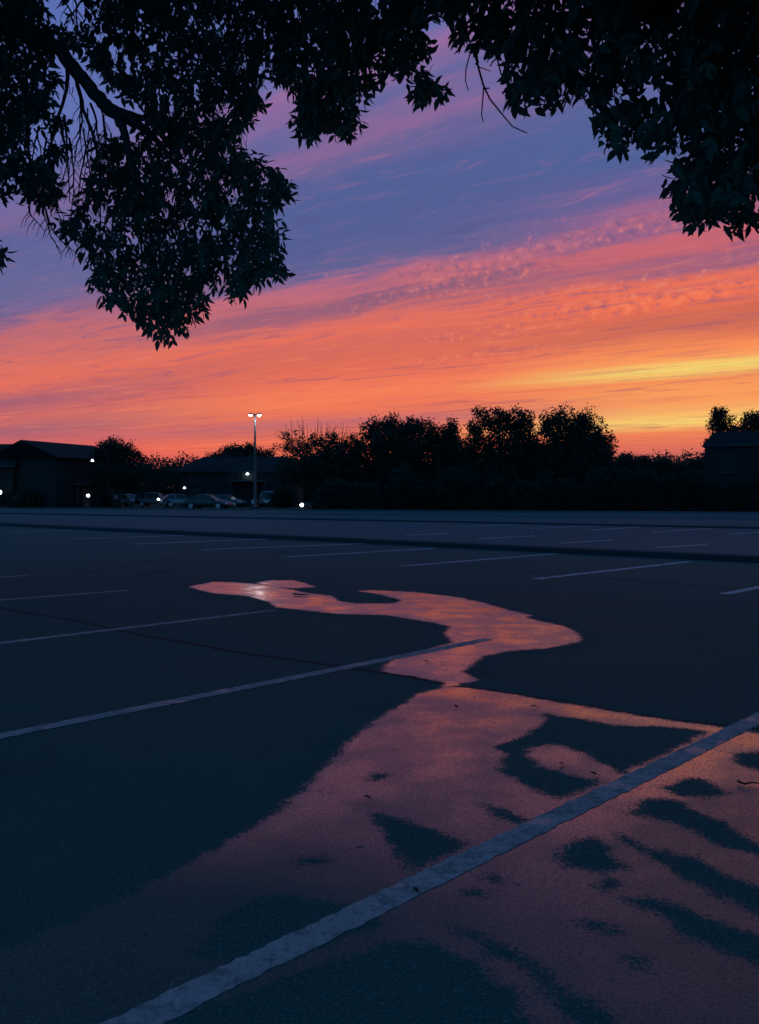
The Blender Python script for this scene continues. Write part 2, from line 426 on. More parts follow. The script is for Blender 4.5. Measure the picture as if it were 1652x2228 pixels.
far_edge = [gnd(x, y) for x, y in ((-900, 1101), (0, 1107), (826, 1112.5), (1652, 1117.5), (2600, 1124))]
lot = MB()
pts = [(-90, -25, 0), (90, -25, 0), (90, far_edge[-1].y, 0)] + [tuple(p) for p in reversed(far_edge)] + [(-90, far_edge[0].y, 0)]
lot.add(pts, [tuple(range(len(pts)))])
lot_o = struct(lot.build('parking_lot', M['asphalt']))

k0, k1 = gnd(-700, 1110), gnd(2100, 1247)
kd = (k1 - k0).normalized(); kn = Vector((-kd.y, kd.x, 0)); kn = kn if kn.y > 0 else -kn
far_sheet = MB(); op = [k0 + kn * .4, k1 + kn * .4, Vector((60, k1.y + 12, 0)), Vector((60, far_edge[-1].y - .3, 0))] + [p + Vector((0, -.2, 0)) for p in reversed(far_edge)]
far_sheet.add([(p.x, p.y, 0.002) for p in op], [tuple(range(len(op)))])
struct(far_sheet.build('parking_lot', M['sheen_asphalt']))  # lot beyond the kerb, with the sky sheen painted into its colour

def ribbon(points, w, z, jitter=0.0, step=0.05):
    """flat strip along a ground polyline with slightly uneven edges"""
    P = [Vector((p.x, p.y, 0)) for p in points]
    S = []
    for a, b2 in zip(P, P[1:]):
        L = (b2 - a).length; n = max(1, int(L / step))
        S += [a.lerp(b2, i / n) for i in range(n)]
    S.append(P[-1])
    mb = MB(); vs = []
    for i, p in enumerate(S):
        d = (S[min(i + 1, len(S) - 1)] - S[max(i - 1, 0)]).normalized()
        nrm = Vector((-d.y, d.x, 0))
        j1 = random.gauss(0, jitter); j2 = random.gauss(0, jitter)
        vs.append(p + nrm * (w / 2 + j1) + Vector((0, 0, z))); vs.append(p - nrm * (w / 2 + j2) + Vector((0, 0, z)))
    fs = [(2 * i, 2 * i + 1, 2 * i + 3, 2 * i + 2) for i in range(len(S) - 1)]
    return mb.add(vs, fs)

near_lines = [((291, 2228), (1652, 1563), (-420, 2575), (1790, 1496)),
              ((0, 1602), (840, 1434), (-350, 1672), (1062, 1391)),
              ((0, 1400), (590, 1329), (-350, 1442), (597, 1328)),
              ((0, 1306), (275, 1285), (-350, 1333), (276, 1285)),
              ((0, 1257), (66, 1251), (-350, 1288), (66, 1251))]
for i, (_, _, a, c) in enumerate(near_lines):
    o = ribbon([gnd(*a), gnd(*c)], 0.112, 0.0034, 0.0035 if i < 2 else 0.003, 0.03 if i < 2 else 0.08).build('parking_stripe', M['paint'], lot_o)
far_lines = [((1575, 1293), (1845, 1240)), ((1165, 1260), (1500, 1222)), ((875, 1232), (1210, 1205)), ((625, 1212), (945, 1193)),
             ((442, 1196), (795, 1183)), ((288, 1184), (600, 1172)), ((163, 1173), (400, 1165)), ((25, 1157), (295, 1151)),
             ((1425, 1192), (1537, 1184.5)), ((1217, 1182), (1335, 1175)), ((1040, 1172.5), (1165, 1166)), ((880, 1165), (985, 1160)),
             ((1420, 1158), (1550, 1149.5)), ((1280, 1154), (1395, 1146.5)), ((1155, 1150), (1296, 1144)), ((1581, 1163), (1700, 1155)), ((1000, 1146), (1120, 1141))]
for a, c in far_lines:
    ribbon([gnd(*a), gnd(*c)], 0.15, 0.0034, 0.004, 0.15).build('parking_stripe', M['farpaint'], lot_o)

# sealed joints and cracks, proud of the asphalt
cracks = [([(-60, 1312), (24, 1326), (160, 1350), (260, 1372), (360, 1390), (520, 1418), (640, 1434), (830, 1464), (968, 1488)], 0.05),
          ([(984, 1493), (1100, 1506), (1250, 1531), (1400, 1556), (1560, 1577), (1700, 1597)], 0.022),
          ([(150, 1249), (179, 1247), (256, 1237), (320, 1221), (400, 1213), (529, 1207), (700, 1200)], 0.10),
          ([(100, 1236), (144, 1232), (224, 1226), (288, 1219), (330, 1217)], 0.07),
          ([(278, 1256), (336, 1248), (454, 1223)], 0.07),
          ([(288, 1258), (416, 1260), (500, 1264)], 0.05),
          ([(900, 1218), (1123, 1242), (1213, 1250), (1347, 1260), (1571, 1278), (1760, 1294)], 0.07),
          ([(1110, 1160), (1170, 1158), (1230, 1153)], 0.10), ([(1520, 1172), (1555, 1166), (1590, 1161)], 0.10),
          ([(330, 1184), (420, 1190), (530, 1197), (640, 1203)], 0.06)]
for pl, w in cracks:
    G0 = [gnd(*p) for p in pl]
    S = []
    for a, c in zip(G0, G0[1:]):
        n = max(2, int((c - a).length / 0.35))
        for k in range(n):
            S.append(a.lerp(c, k / n) + Vector((random.gauss(0, 0.018), random.gauss(0, 0.018), 0)))
    S.append(G0[-1])
    ribbon(S, w, 0.0026, w * 0.16, 0.06).build('tar_joint', M['tar'], lot_o)

# kerbs
def kerb(name, points, w, h, mt, z0=-0.02):
    P = [Vector((p.x, p.y, 0)) for p in points]
    secs = []
    for i, p in enumerate(P):
        d = (P[min(i + 1, len(P) - 1)] - P[max(i - 1, 0)]).normalized()
        nrm = Vector((-d.y, d.x, 0))
        if nrm.y < 0: nrm = -nrm
        secs.append([p + Vector((0, 0, z0)), p + nrm * 0.02 + Vector((0, 0, h * 0.8)), p + nrm * 0.06 + Vector((0, 0, h)),
                     p + nrm * (w - 0.03) + Vector((0, 0, h)), p + nrm * w + Vector((0, 0, h * 0.85)), p + nrm * w + Vector((0, 0, z0))])
    return struct(MB().loft(secs).build(name, mt))
def wob(a, c, n, amp):
    return [a.lerp(c, i / n) + Vector((random.uniform(-amp, amp), random.uniform(-amp, amp), 0)) for i in range(n + 1)]
kerb('kerb', wob(gnd(-700, 1110), gnd(2100, 1247), 40, 0.05), 0.45, 0.13, M['kerb'])
kerb('kerb', wob(gnd(-300, 1112), gnd(2500, 1168), 30, 0.05), 0.5, 0.09, M['kerb'])
kerb('kerb', wob(gnd(560, 1118), gnd(2500, 1140), 30, 0.05), 0.35, 0.06, M['kerb_c'])
kerb('kerb', [p + Vector((0, -0.1, 0)) for p in far_edge], 0.2, 0.13, M['kerb_c'])

# ------------------------------------------------------------------ puddle
WET = [
 [(408,1277),(462,1266),(510,1267),(560,1271),(618,1279),(666,1290),(726,1297),(738,1308),(774,1313),(858,1313),(873,1306),(822,1293),(774,1286),(810,1284),(900,1288),
  (1008,1301),(1050,1311),(1110,1328),(1158,1339),(1146,1345),(1230,1363),(1263,1379),(1266,1396),(1194,1411),(1110,1417),(1050,1429),(1026,1450),(1008,1462),(1044,1480),
  (1000,1489),(990,1500),(968,1494),(960,1484),(900,1473),(828,1462),(840,1444),(873,1426),(900,1420),(984,1399),(966,1379),(978,1363),(918,1351),(840,1339),(738,1336),(666,1329),
  (600,1321),(582,1309),(540,1297),(462,1291)],
 [(556,1268),(585,1263),(640,1263),(668,1270),(690,1278),(640,1280),(600,1276)],
 [(984,1492),(1100,1508),(1250,1534),(1400,1559),(1560,1582),(1652,1596),(1780,1612),(1860,1660),(1830,1720),(1960,1790),(1930,1880),(2060,1960),(2010,2090),(2180,2230),(2120,2420),(2300,2700),(1500,2700),(-400,2700),(-600,2230),(-120,2110),(20,2060),(150,2006),(300,1934),(456,1853),
  (576,1781),(661,1718),(715,1661),(750,1622),(793,1583),(840,1553),(870,1535),(905,1512),(958,1496)],
]
DRY = [
 [(1189,1554),(1339,1578),(1441,1582),(1537,1592),(1501,1613),(1351,1682),(1315,1661),(1261,1634),(1201,1620),(1153,1625),(1144,1646),(1171,1667),(1237,1685),(1297,1700),(1273,1721),(1213,1736),
  (1159,1715),(1093,1679),(1102,1643),(1075,1625),(1141,1604),(1183,1577)],
 [(802,1766),(859,1781),(949,1811),(1015,1835),(901,1892),(859,1853),(835,1805)],
 [(1051,1751),(1105,1766),(1141,1784),(1123,1792),(1075,1771)],
 [(1441,1715),(1501,1694),(1531,1697),(1579,1727),(1549,1736),(1483,1730)],
 [(1375,1769),(1411,1742),(1459,1739),(1525,1769),(1573,1793),(1652,1841),(1740,1885),(1652,1862),(1549,1832),(1513,1805),(1441,1787)],
 [(1201,1865),(1285,1820),(1321,1847),(1357,1889),(1309,1901),(1237,1883)],
 [(1339,1817),(1429,1850),(1513,1868),(1561,1901),(1652,1931),(1780,1990),(1760,2040),(1652,1990),(1591,1961),(1501,1919),(1411,1859)],
 [(1600,1643),(1652,1637),(1730,1650),(1700,1690),(1652,1679),(1609,1664)],
 [(1363,1957),(1411,1953),(1483,1977),(1579,2015),(1652,2049),(1760,2105),(1740,2150),(1652,2101),(1579,2068),(1493,2039),(1435,1986)],
 [(989,2020),(1075,2049),(1147,2087),(1205,2135),(1267,2178),(1353,2226),(1420,2300),(1330,2320),(1224,2190),(1147,2111),(1051,2060)],
 [(850,2050),(940,2056),(1040,2104),(1110,2150),(1150,2228),(1250,2400),(300,2400),(340,2228),(600,2140),(760,2080)],
 [(640,1872),(690,1866),(722,1872),(690,1880),(655,1880)], [(802,1698),(822,1684),(840,1686),(820,1700)],
 [(1020,1944),(1038,1936),(1060,1940),(1045,1950)], [(1060,1910),(1075,1900),(1090,1908),(1076,1918)],
 [(1300,1925),(1330,1920),(1345,1932),(1318,1938)],[(1270,2010),(1300,2008),(1350,2030),(1330,2034),(1290,2022)],[(1350,2082),(1390,2080),(1410,2096),(1380,2102)],
 [(500,1980),(640,1945),(760,1975),(830,2015),(700,2060),(560,2090),(430,2080)],
]
def sdf(P, poly):
    A = np.array(poly); B = np.roll(A, -1, 0)
    best = np.full(len(P), 1e9); ins = np.zeros(len(P), bool)
    for a, c in zip(A, B):
        e = c - a; L = max(e @ e, 1e-12)
        t = np.clip(((P - a) @ e) / L, 0, 1)
        best = np.minimum(best, np.hypot(*(P - (a + t[:, None] * e)).T))
        cr_ = (a[1] > P[:, 1]) != (c[1] > P[:, 1])
        with np.errstate(divide='ignore', invalid='ignore'):
            ins ^= cr_ & (P[:, 0] < (c[0] - a[0]) * (P[:, 1] - a[1]) / (c[1] - a[1] if c[1] != a[1] else 1e-12) + a[0])
    return np.where(ins, best, -best)
wpoly = [[(gnd(*p).x, gnd(*p).y) for p in pl] for pl in WET]
dpoly = [[(gnd(*p).x, gnd(*p).y) for p in pl] for pl in DRY]
ys = [1.35]
while ys[-1] < 14.5: ys.append(ys[-1] * 1.0085)
ys = np.array(ys)
xs = np.arange(-4.2, 5.2, 0.024)
XX, YY = np.meshgrid(xs, ys)
PP = np.stack([XX.ravel(), YY.ravel()], 1)
wet = np.full(len(PP), -9.0)
for pl in wpoly: wet = np.maximum(wet, sdf(PP, pl))
outer = wet.copy()
for pl in dpoly: wet = np.minimum(wet, -sdf(PP, pl))
nx, ny = len(xs), len(ys)
idx = np.arange(nx * ny).reshape(ny, nx)
Q = np.stack([idx[:-1, :-1].ravel(), idx[:-1, 1:].ravel(), idx[1:, 1:].ravel(), idx[1:, :-1].ravel()], 1)
keep = outer[Q].max(1) > -0.16
Q = Q[keep]
used, inv = np.unique(Q.ravel(), return_inverse=True)
V = np.concatenate([PP[used], (0.0004 + 0.0014 * np.clip((outer[used] + 0.16) / 0.14, 0, 1))[:, None]], 1)
pm = np_mesh('puddle', V, inv.reshape(Q.shape))
at = pm.attributes.new('wet', 'FLOAT', 'POINT'); at.data.foreach_set('value', wet[used].astype(np.float32))
drying = [(gnd(*p).x, gnd(*p).y) for p in ((-900, 1900), (-300, 1960), (330, 1900), (560, 1890), (760, 1930), (900, 2010), (870, 2060), (500, 2228), (200, 2600), (-900, 2600))]
film = 1 - np.clip((sdf(PP[used], drying) + 0.32) / 0.5, 0, 1)
film *= np.interp(PP[used][:, 1], [1.6, 2.6, 4.2], [0.30, 0.52, 1.0])       # wet mask weakens toward the viewer
at = pm.attributes.new('film', 'FLOAT', 'POINT'); at.data.foreach_set('value', (0.12 + 0.88 * film).astype(np.float32))
sh_ = np.clip(sdf(PP[used], wpoly[2]) / 0.15 + 0.5, 0, 1)
# water pools smooth against the joint and along the thick painted line
def seg_d(P, pl):
    A = np.array([(gnd(*p).x, gnd(*p).y) for p in pl]); r = np.full(len(P), 1e9)
    for a, c in zip(A, A[1:]):
        e = c - a; t_ = np.clip(((P - a) @ e) / (e @ e), 0, 1)
        r = np.minimum(r, np.hypot(*(P - (a + t_[:, None] * e)).T))
    return r
pond = np.minimum(seg_d(PP[used], [(975, 1498), (1100, 1514), (1250, 1540), (1400, 1564), (1560, 1586), (1680, 1604)]), 1.6 * seg_d(PP[used], [(1640, 1606), (1520, 1662), (1400, 1722), (1250, 1796)]))
pond = 1 - np.clip((pond - 0.05) / 0.30, 0, 1)
at = pm.attributes.new('pond', 'FLOAT', 'POINT'); at.data.foreach_set('value', pond.astype(np.float32))
at = pm.attributes.new('shallow', 'FLOAT', 'POINT'); at.data.foreach_set('value', sh_.astype(np.float32))
struct(link('puddle', pm, M['wet']))

# ------------------------------------------------------------------ overhead trees (ash-like leaves on hanging twigs)
LM_V = np.array([(0, 0, 0), (0, .35, -.03), (0, .7, -.05), (0, 1, -.14), (-.14, .16, .02), (-.205, .4, .03), (-.12, .72, 0), (.14, .16, .02), (.205, .4, .03), (.12, .72, 0)], float)
LM_T = [(0, 1, 5, 4), (1, 2, 6, 5), (2, 3, 6, 6), (0, 7, 8, 1), (1, 8, 9, 2), (2, 9, 3, 3)]
LM_TRI = np.array([(0, 1, 4), (1, 5, 4), (1, 2, 5), (2, 6, 5), (2, 3, 6), (0, 7, 1), (7, 8, 1), (1, 8, 2), (8, 9, 2), (2, 9, 3)])
EDGE = [(92,-40),(140,-40),(168,80),(216,168),(256,196),(300,230),(330,300),(240,290),(196,344),(192,390),(180,440),(124,484),(140,508),(180,536),(196,576),(204,624),(228,656),(264,676),(296,708),(330,722),(350,740),(392,732),(404,712),(432,696),(456,656),
        (444,624),(480,616),(500,650),(522,655),(552,624),(576,608),(628,592),(622,570),(600,548),(616,516),(596,460),(640,420),(620,384),(596,352),(556,340),(524,320),(516,296),(540,272),(572,228),(560,188),(572,136),(592,163),
        (613,190),(633,197),(647,231),(640,272),(647,296),(688,300),(725,292),(745,300),(786,279),(780,245),(773,221),(800,207),(824,180),(810,156),(814,126),(832,99),(837,153),(868,163),(899,160),(915,136),(934,100),
        (909,68),(926,58),(932,37),(963,30),(1004,37),(997,68),(1000,95),(1028,109),(1065,112),(1099,119),(1102,144),(1123,152),(1150,142),(1107,172),(1111,228),(1147,238),(1215,224),(1215,192),(1239,192),(1251,212),(1303,232),
        (1331,212),(1351,192),(1391,184),(1411,172),(1462,170),(1465,215),(1447,235),(1411,240),(1371,226),(1331,232),(1307,250),(1307,292),(1327,316),(1347,338),(1375,316),(1391,320),(1415,334),(1435,304),(1475,322),(1487,300),(1522,316),(1515,356),(1475,368),
        (1455,408),(1467,444),(1487,480),(1507,498),(1543,476),(1579,484),(1611,508),(1631,484),(1700,490),(1900,430),(2200,300),(2300,-1000),(92,-1000)]
LEFTM = [(-500,-1000),(98,-1000),(98,0),(102,80),(132,172),(108,224),(114,258),(70,270),(64,332),(60,360),(40,384),(0,400),(-60,470),(-200,560),(-500,500)]
CL = [[(95,305),(130,300),(145,325),(130,345),(100,335)],[(62,350),(100,345),(125,380),(135,420),(120,450),(90,455),(60,440),(40,400)],[(-40,405),(8,412),(14,424),(-10,440),(-40,440)],[(-40,520),(4,525),(22,556),(0,580),(-40,580)],
      [(900,168),(925,158),(962,175),(965,205),(930,222),(900,220)], [(115,255),(140,250),(150,268),(125,280)], [(90,60),(140,40),(170,90),(120,110)]]
GAPS = [[(130,-40),(170,-40),(190,30),(170,70),(150,40)],[(196,70),(225,66),(235,90),(205,96)],[(232,95),(250,90),(262,130),(245,150)],[(262,118),(285,125),(290,170),(270,160)],[(320,95),(345,92),(345,118),(325,122)],
        [(650,95),(670,80),(680,100),(665,120)],[(630,20),(650,10),(655,45),(638,50)],[(812,20),(824,0),(836,40),(824,50)],[(1620,372),(1640,368),(1645,392),(1622,395)],[(1450,85),(1475,80),(1480,102),(1455,106)],[(1400,90),(1418,86),(1420,110),(1404,112)],
        [(800,-40),(835,-40),(838,10),(815,20)],[(1380,0),(1400,-10),(1400,15),(1382,20)]]
def inside_any(P, polys, tol):
    r = np.zeros(len(P), bool)
    for pl in polys: r |= sdf(P, pl) > -tol
    return r
def unit(a): return a / np.maximum(np.linalg.norm(a, axis=1, keepdims=True), 1e-9)
def unproj_np(px, py, Y):
    a = (px - PW / 2) / FPX; b2 = (PH / 2 - py) / FPX
    d = np.stack([a, CP + SP_ * b2, -SP_ + CP * b2], 1)
    t = Y / d[:, 1]
    P = d * t[:, None]; P[:, 2] += CAM_H
    return P
def vnoise(P, s, seed):
    """cheap smooth value noise in 2D"""
    r = np.random.default_rng(seed).random((256, 256))
    q_ = P / s; i = np.floor(q_).astype(int); f = q_ - i; f = f * f * (3 - 2 * f)
    a = r[i[:, 0] % 256, i[:, 1] % 256]; b2 = r[(i[:, 0] + 1) % 256, i[:, 1] % 256]
    c = r[i[:, 0] % 256, (i[:, 1] + 1) % 256]; d = r[(i[:, 0] + 1) % 256, (i[:, 1] + 1) % 256]
    return (a * (1 - f[:, 0]) + b2 * f[:, 0]) * (1 - f[:, 1]) + (c * (1 - f[:, 0]) + d * f[:, 0]) * f[:, 1]

def sprays(O, size, rg, r=None):
    """5-leaflet compound leaves at points O: returns leaflet base, direction, side vectors and lengths"""
    n = len(O)
    th = rg.uniform(0, 2 * np.pi, n)
    hz = np.stack([np.cos(th), np.sin(th), np.zeros(n)], 1)
    if r is None: r = unit(hz * rg.uniform(0.15, 0.9, (n, 1)) + np.array([0, 0, -1.0]) * rg.uniform(0.35, 1.0, (n, 1)))
    sd = unit(np.cross(r, rg.normal(size=(n, 3))))
    Bs, Ds, Ss, Ls = [], [], [], []
    for s, sg, ang, k in ((.35, 1, 52, .82), (.35, -1, 52, .82), (.72, 1, 46, .95), (.72, -1, 46, .95), (1.0, 0, 0, 1.12)):
        base = O + r * (s * 1.5 * size)[:, None]
        an = np.radians(ang + rg.normal(0, 12, n))[:, None] * sg
        d = r * np.cos(an) + sd * np.sin(an)
        d = unit(d + rg.normal(0, .14, (n, 3)) + np.array([0, 0, -0.32]))
        x = unit(np.cross(d, np.cross(sd, r)) * 0.8 + rg.normal(0, .55, (n, 3)))
        x = unit(x - d * np.sum(x * d, 1, keepdims=True))
        Bs.append(base); Ds.append(d); Ss.append(x); Ls.append(size * k * rg.uniform(.82, 1.15, n))
    return np.concatenate(Bs), np.concatenate(Ds), np.concatenate(Ss), np.concatenate(Ls)

TS = 2.3      # how far off the overhanging crowns stand
def depth_of(px, py, rg):
    lo = np.interp(px, [-500, 450, 640, 1000, 1300, 2200], [4.6, 4.9, 4.3, 3.7, 3.3, 3.2])
    hi = np.interp(px, [-500, 450, 640, 1000, 1300, 2200], [6.6, 6.6, 5.4, 4.8, 4.7, 4.7])
    Y = lo + (hi - lo) * rg.random(len(px))
    return TS * Y * np.interp(py, [-1000, -300, 0], [0.62, 0.85, 1.0])

def canopy(xr, dens_in, dens_out, polys, seed):
    rg = np.random.default_rng(seed)
    x0, x1 = xr
    out = []
    for (ya, yb, dn) in ((-1000, -60, dens_out), (-60, 760, dens_in)):
        n = int((x1 - x0) * (yb - ya) * dn)
        px = rg.uniform(x0, x1, n); py = rg.uniform(ya, yb, n)
        P = np.stack([px, py], 1)
        ok = inside_any(P, polys, 4)
        if ya > -500:
            # clumpy density: leave the small chinks of sky the crown has
            v = vnoise(P, 46, seed) * .55 + vnoise(P, 19, seed + 1) * .45
            ok &= v > 0.24 + 0.12 * rg.random(n)
            for gp in GAPS: ok &= sdf(P, gp) < 6
        P = P[ok]
        # only within the x range of this tree and not far out to the sides
        out.append(unproj_np(P[:, 0], P[:, 1], depth_of(P[:, 0], P[:, 1], rg)))
    O = np.concatenate(out)
    lo_, hi_ = (.058, .076) if x0 < 0 else (.072, .094)
    size = TS * rg.uniform(lo_, hi_, len(O))
    core = sprays(O, size, rg)
    # fringe: bunches that hang out over the outline
    FO, FR = [], []
    for pl in polys:
        A = np.array(pl, float); Bq = np.roll(A, -1, 0)
        area = np.sum(A[:, 0] * Bq[:, 1] - Bq[:, 0] * A[:, 1])
        for a, c in zip(A, Bq):
            e = c - a; Ln = np.hypot(*e)
            if Ln < 1: continue
            nr = np.array([e[1], -e[0]]) / Ln * (1 if area > 0 else -1)
            for k in range(max(1, int(Ln / 10))):
                p = a + e * rg.random() - nr * rg.uniform(14, 40)
                if not (x0 - 20 < p[0] < x1 + 20 and -40 < p[0] < PW + 40 and p[1] > -40): continue
                FO.append(p); FR.append((nr[0] + rg.normal(0, .35), rg.normal(0, .4), -nr[1] * .7 - .55 + rg.normal(0, .25)))
    FO = np.array(FO); FR = unit(np.array(FR))
    F3 = unproj_np(FO[:, 0], FO[:, 1], depth_of(FO[:, 0], FO[:, 1], rg))
    fr_ = sprays(F3, TS * rg.uniform(lo_, hi_, len(F3)), rg, FR)
    return O, core, fr_, rg

def leaves_to_mesh(name, B, D, S, L, origin):
    N = np.cross(S, D)
    V = (B - origin)[:, None, :] + L[:, None, None] * (LM_V[None, :, 0:1] * S[:, None, :] + LM_V[None, :, 1:2] * D[:, None, :] + LM_V[None, :, 2:3] * N[:, None, :])
    n = len(B)
    F = (LM_TRI[None] + (np.arange(n) * 10)[:, None, None]).reshape(-1, 3)
    return np_mesh(name, V.reshape(-1, 3), F)

leaf_me = bpy.data.meshes.new('leaf')
leaf_me.from_pydata([tuple(v) for v in LM_V], [], [tuple(t) for t in LM_TRI]); leaf_me.materials.append(M['leaf'])

def overhead_tree(label, base, xr, dens_in, dens_out, polys, seed, limbs, twig_near, extra):
    root = thing('ash_tree', label, 'tree', base)
    org = np.array(base)
    O, (B, D, S, L), FRG, rg = canopy(xr, dens_in, dens_out, polys, seed)
    # crown beyond the frame, over the trunk and over the viewer
    E = TS * np.array([(rg.uniform(*extra[0]), rg.uniform(*extra[1]), rg.uniform(*extra[2])) for _ in range(extra[3])])
    pe = proj_np(E)
    vis = (E[:, 1] > 0.3) & (pe[:, 0] > -60) & (pe[:, 0] < PW + 60) & (pe[:, 1] > -60)
    E = E[~vis]
    eB, eD, eS, eL = sprays(E, rg.uniform(.22, .32, len(E)), rg)
    mid = B + D * (L * .55)[:, None]; tip = B + D * L[:, None]
    pm_, ptp = proj_np(mid), proj_np(tip)
    inframe = (pm_[:, 0] > -30) & (pm_[:, 0] < PW + 30) & (pm_[:, 1] > -30)
    ok = (inside_any(pm_, polys, -4) & inside_any(ptp, polys, 10)) | ~inframe
    for gp in GAPS: ok &= sdf(pm_, gp) < 3
    fB, fD, fS, fL = FRG
    fm = proj_np(fB + fD * (fL * .6)[:, None])
    fk = inside_any(fm, polys, 17)
    for gp in GAPS: fk &= sdf(fm, gp) < 3
    B, D, S, L = [np.concatenate([a_1[ok], b_1[fk]]) for a_1, b_1 in ((B, fB), (D, fD), (S, fS), (L, fL))]
    mid = B + D * (L * .55)[:, None]; pm_ = proj_np(mid)
    # single leaves: those nearest the crown's outline in view, nearest the viewer
    dist = np.full(len(B), -1e9)
    for pl in polys: dist = np.maximum(dist, sdf(pm_, pl))
    vis = (pm_[:, 0] > 8) & (pm_[:, 0] < PW - 8) & (pm_[:, 1] > 8)
    score = np.where(vis, np.abs(dist) * 0.25 + mid[:, 1] * 6, 1e9)
    pick = np.argsort(score)[:300]
    rest = np.ones(len(B), bool); rest[pick] = False
    cm = leaves_to_mesh('crown', np.concatenate([B[rest], eB]), np.concatenate([D[rest], eD]), np.concatenate([S[rest], eS]), np.concatenate([L[rest], eL]), org)
    co = link('crown', cm, M['leaf'], root); co['kind'] = 'stuff'
    for i in pick:
        o = bpy.data.objects.new('leaf', leaf_me); C.objects.link(o); o.parent = root
        nrm = np.cross(S[i], D[i])
        mtx = Matrix(((S[i][0], D[i][0], nrm[0], 0), (S[i][1], D[i][1], nrm[1], 0), (S[i][2], D[i][2], nrm[2], 0), (0, 0, 0, 1)))
        o.matrix_basis = Matrix.Translation(Vector(B[i] - org)) @ mtx @ Matrix.Scale(float(L[i]), 4)
    # twigs: a share of the leaf bunches hang on a thin twig reaching back up
    tw = MB()
    sel = rg.choice(len(O), min(len(O), 900), replace=False)
    for i in sel:
        p = O[i] - org; k = TS * rg.uniform(.18, .5)
        q1 = p + np.array([rg.normal(0, .06), rg.normal(0, .06), k * .5]); q2 = q1 + np.array([rg.normal(0, .1), rg.normal(0, .1), k * .5])
        chk = proj_np(np.array([q1, q2]) + org)
        if not inside_any(chk, polys, 0).all(): continue
        tw.tube([p, q1, q2], [.0028, .004, .0055], 3, False)
    for pl, r0, r1 in twig_near:
        P3 = [pt(x, y, Y * TS) - Vector(base) for x, y, Y in pl]
        n = len(P3)
        MB().tube(P3, [1.0 * TS * (r0 + (r1 - r0) * i / (n - 1)) for i in range(n)], 5).build('bare_twig', M['bark'], root, True)
    tw.build('twig', M['bark'], root)['kind'] = 'stuff'
    for j, (pl, rs, nm) in enumerate(limbs):
        rs = [TS * r_ for r_ in rs]
        P3 = [Vector(p) - Vector(base) for p in pl]
        # finer, slightly knotted course
        Q3, q_r = [], []
        for k in range(len(P3) - 1):
            for s in range(6):
                f = s / 6
                Q3.append(P3[k].lerp(P3[k + 1], f) + Vector((random.gauss(0, rs[k] * .12), random.gauss(0, rs[k] * .12), random.gauss(0, rs[k] * .12))))
                q_r.append((rs[k] + (rs[k + 1] - rs[k]) * f) * random.uniform(.94, 1.08))
        Q3.append(P3[-1]); q_r.append(rs[-1])
        MB().tube(Q3, q_r, 9).build(nm, M['bark'], root, True)
    return root

lb = (-8.51, 10.81, 0.00)
llimbs = [([lb, (-8.47, 10.81, 1.20), (-8.28, 10.85, 4.22), (-8.05, 10.92, 7.90), (-7.93, 11.04, 12.96)], [.17, .14, .12, .10, .05], 'trunk'),
          ([(-8.19, 10.90, 5.83), (-6.90, 11.15, 7.33), (-5.29, 11.50, 7.95), pt(130, 110, 5.0 * TS), pt(190, 185, 5.0 * TS), pt(240, 240, 5.0 * TS), pt(300, 268, 5.05 * TS), pt(345, 310, 5.1 * TS), pt(400, 380, 5.1 * TS)], [.13, .105, .075, .042, .038, .040, .030, .018, .010], 'limb'),
          ([pt(250, 245, 5.0 * TS), pt(272, 290, 5.0 * TS), pt(285, 350, 5.0 * TS), pt(300, 450, 5.0 * TS), pt(310, 560, 5.0 * TS)], [.030, .024, .018, .012, .006], 'limb'),
          ([pt(215, 215, 5.0 * TS), pt(260, 238, 5.1 * TS), pt(310, 255, 5.1 * TS), pt(350, 290, 5.1 * TS), pt(372, 325, 5.1 * TS)], [.016, .014, .012, .010, .006], 'limb'),
          ([(-8.01, 11.00, 8.82), (-5.98, 11.27, 9.74), (-3.45, 11.50, 9.74), pt(600, 40, 4.8 * TS), pt(690, 120, 4.7 * TS), pt(700, 240, 4.7 * TS)], [.10, .08, .055, .03, .018, .006], 'limb'),
          ([(-7.98, 11.04, 10.66), (-6.21, 8.28, 12.27), (-4.14, 5.06, 12.96), (-2.07, 1.84, 12.50)], [.09, .07, .045, .02], 'limb')]
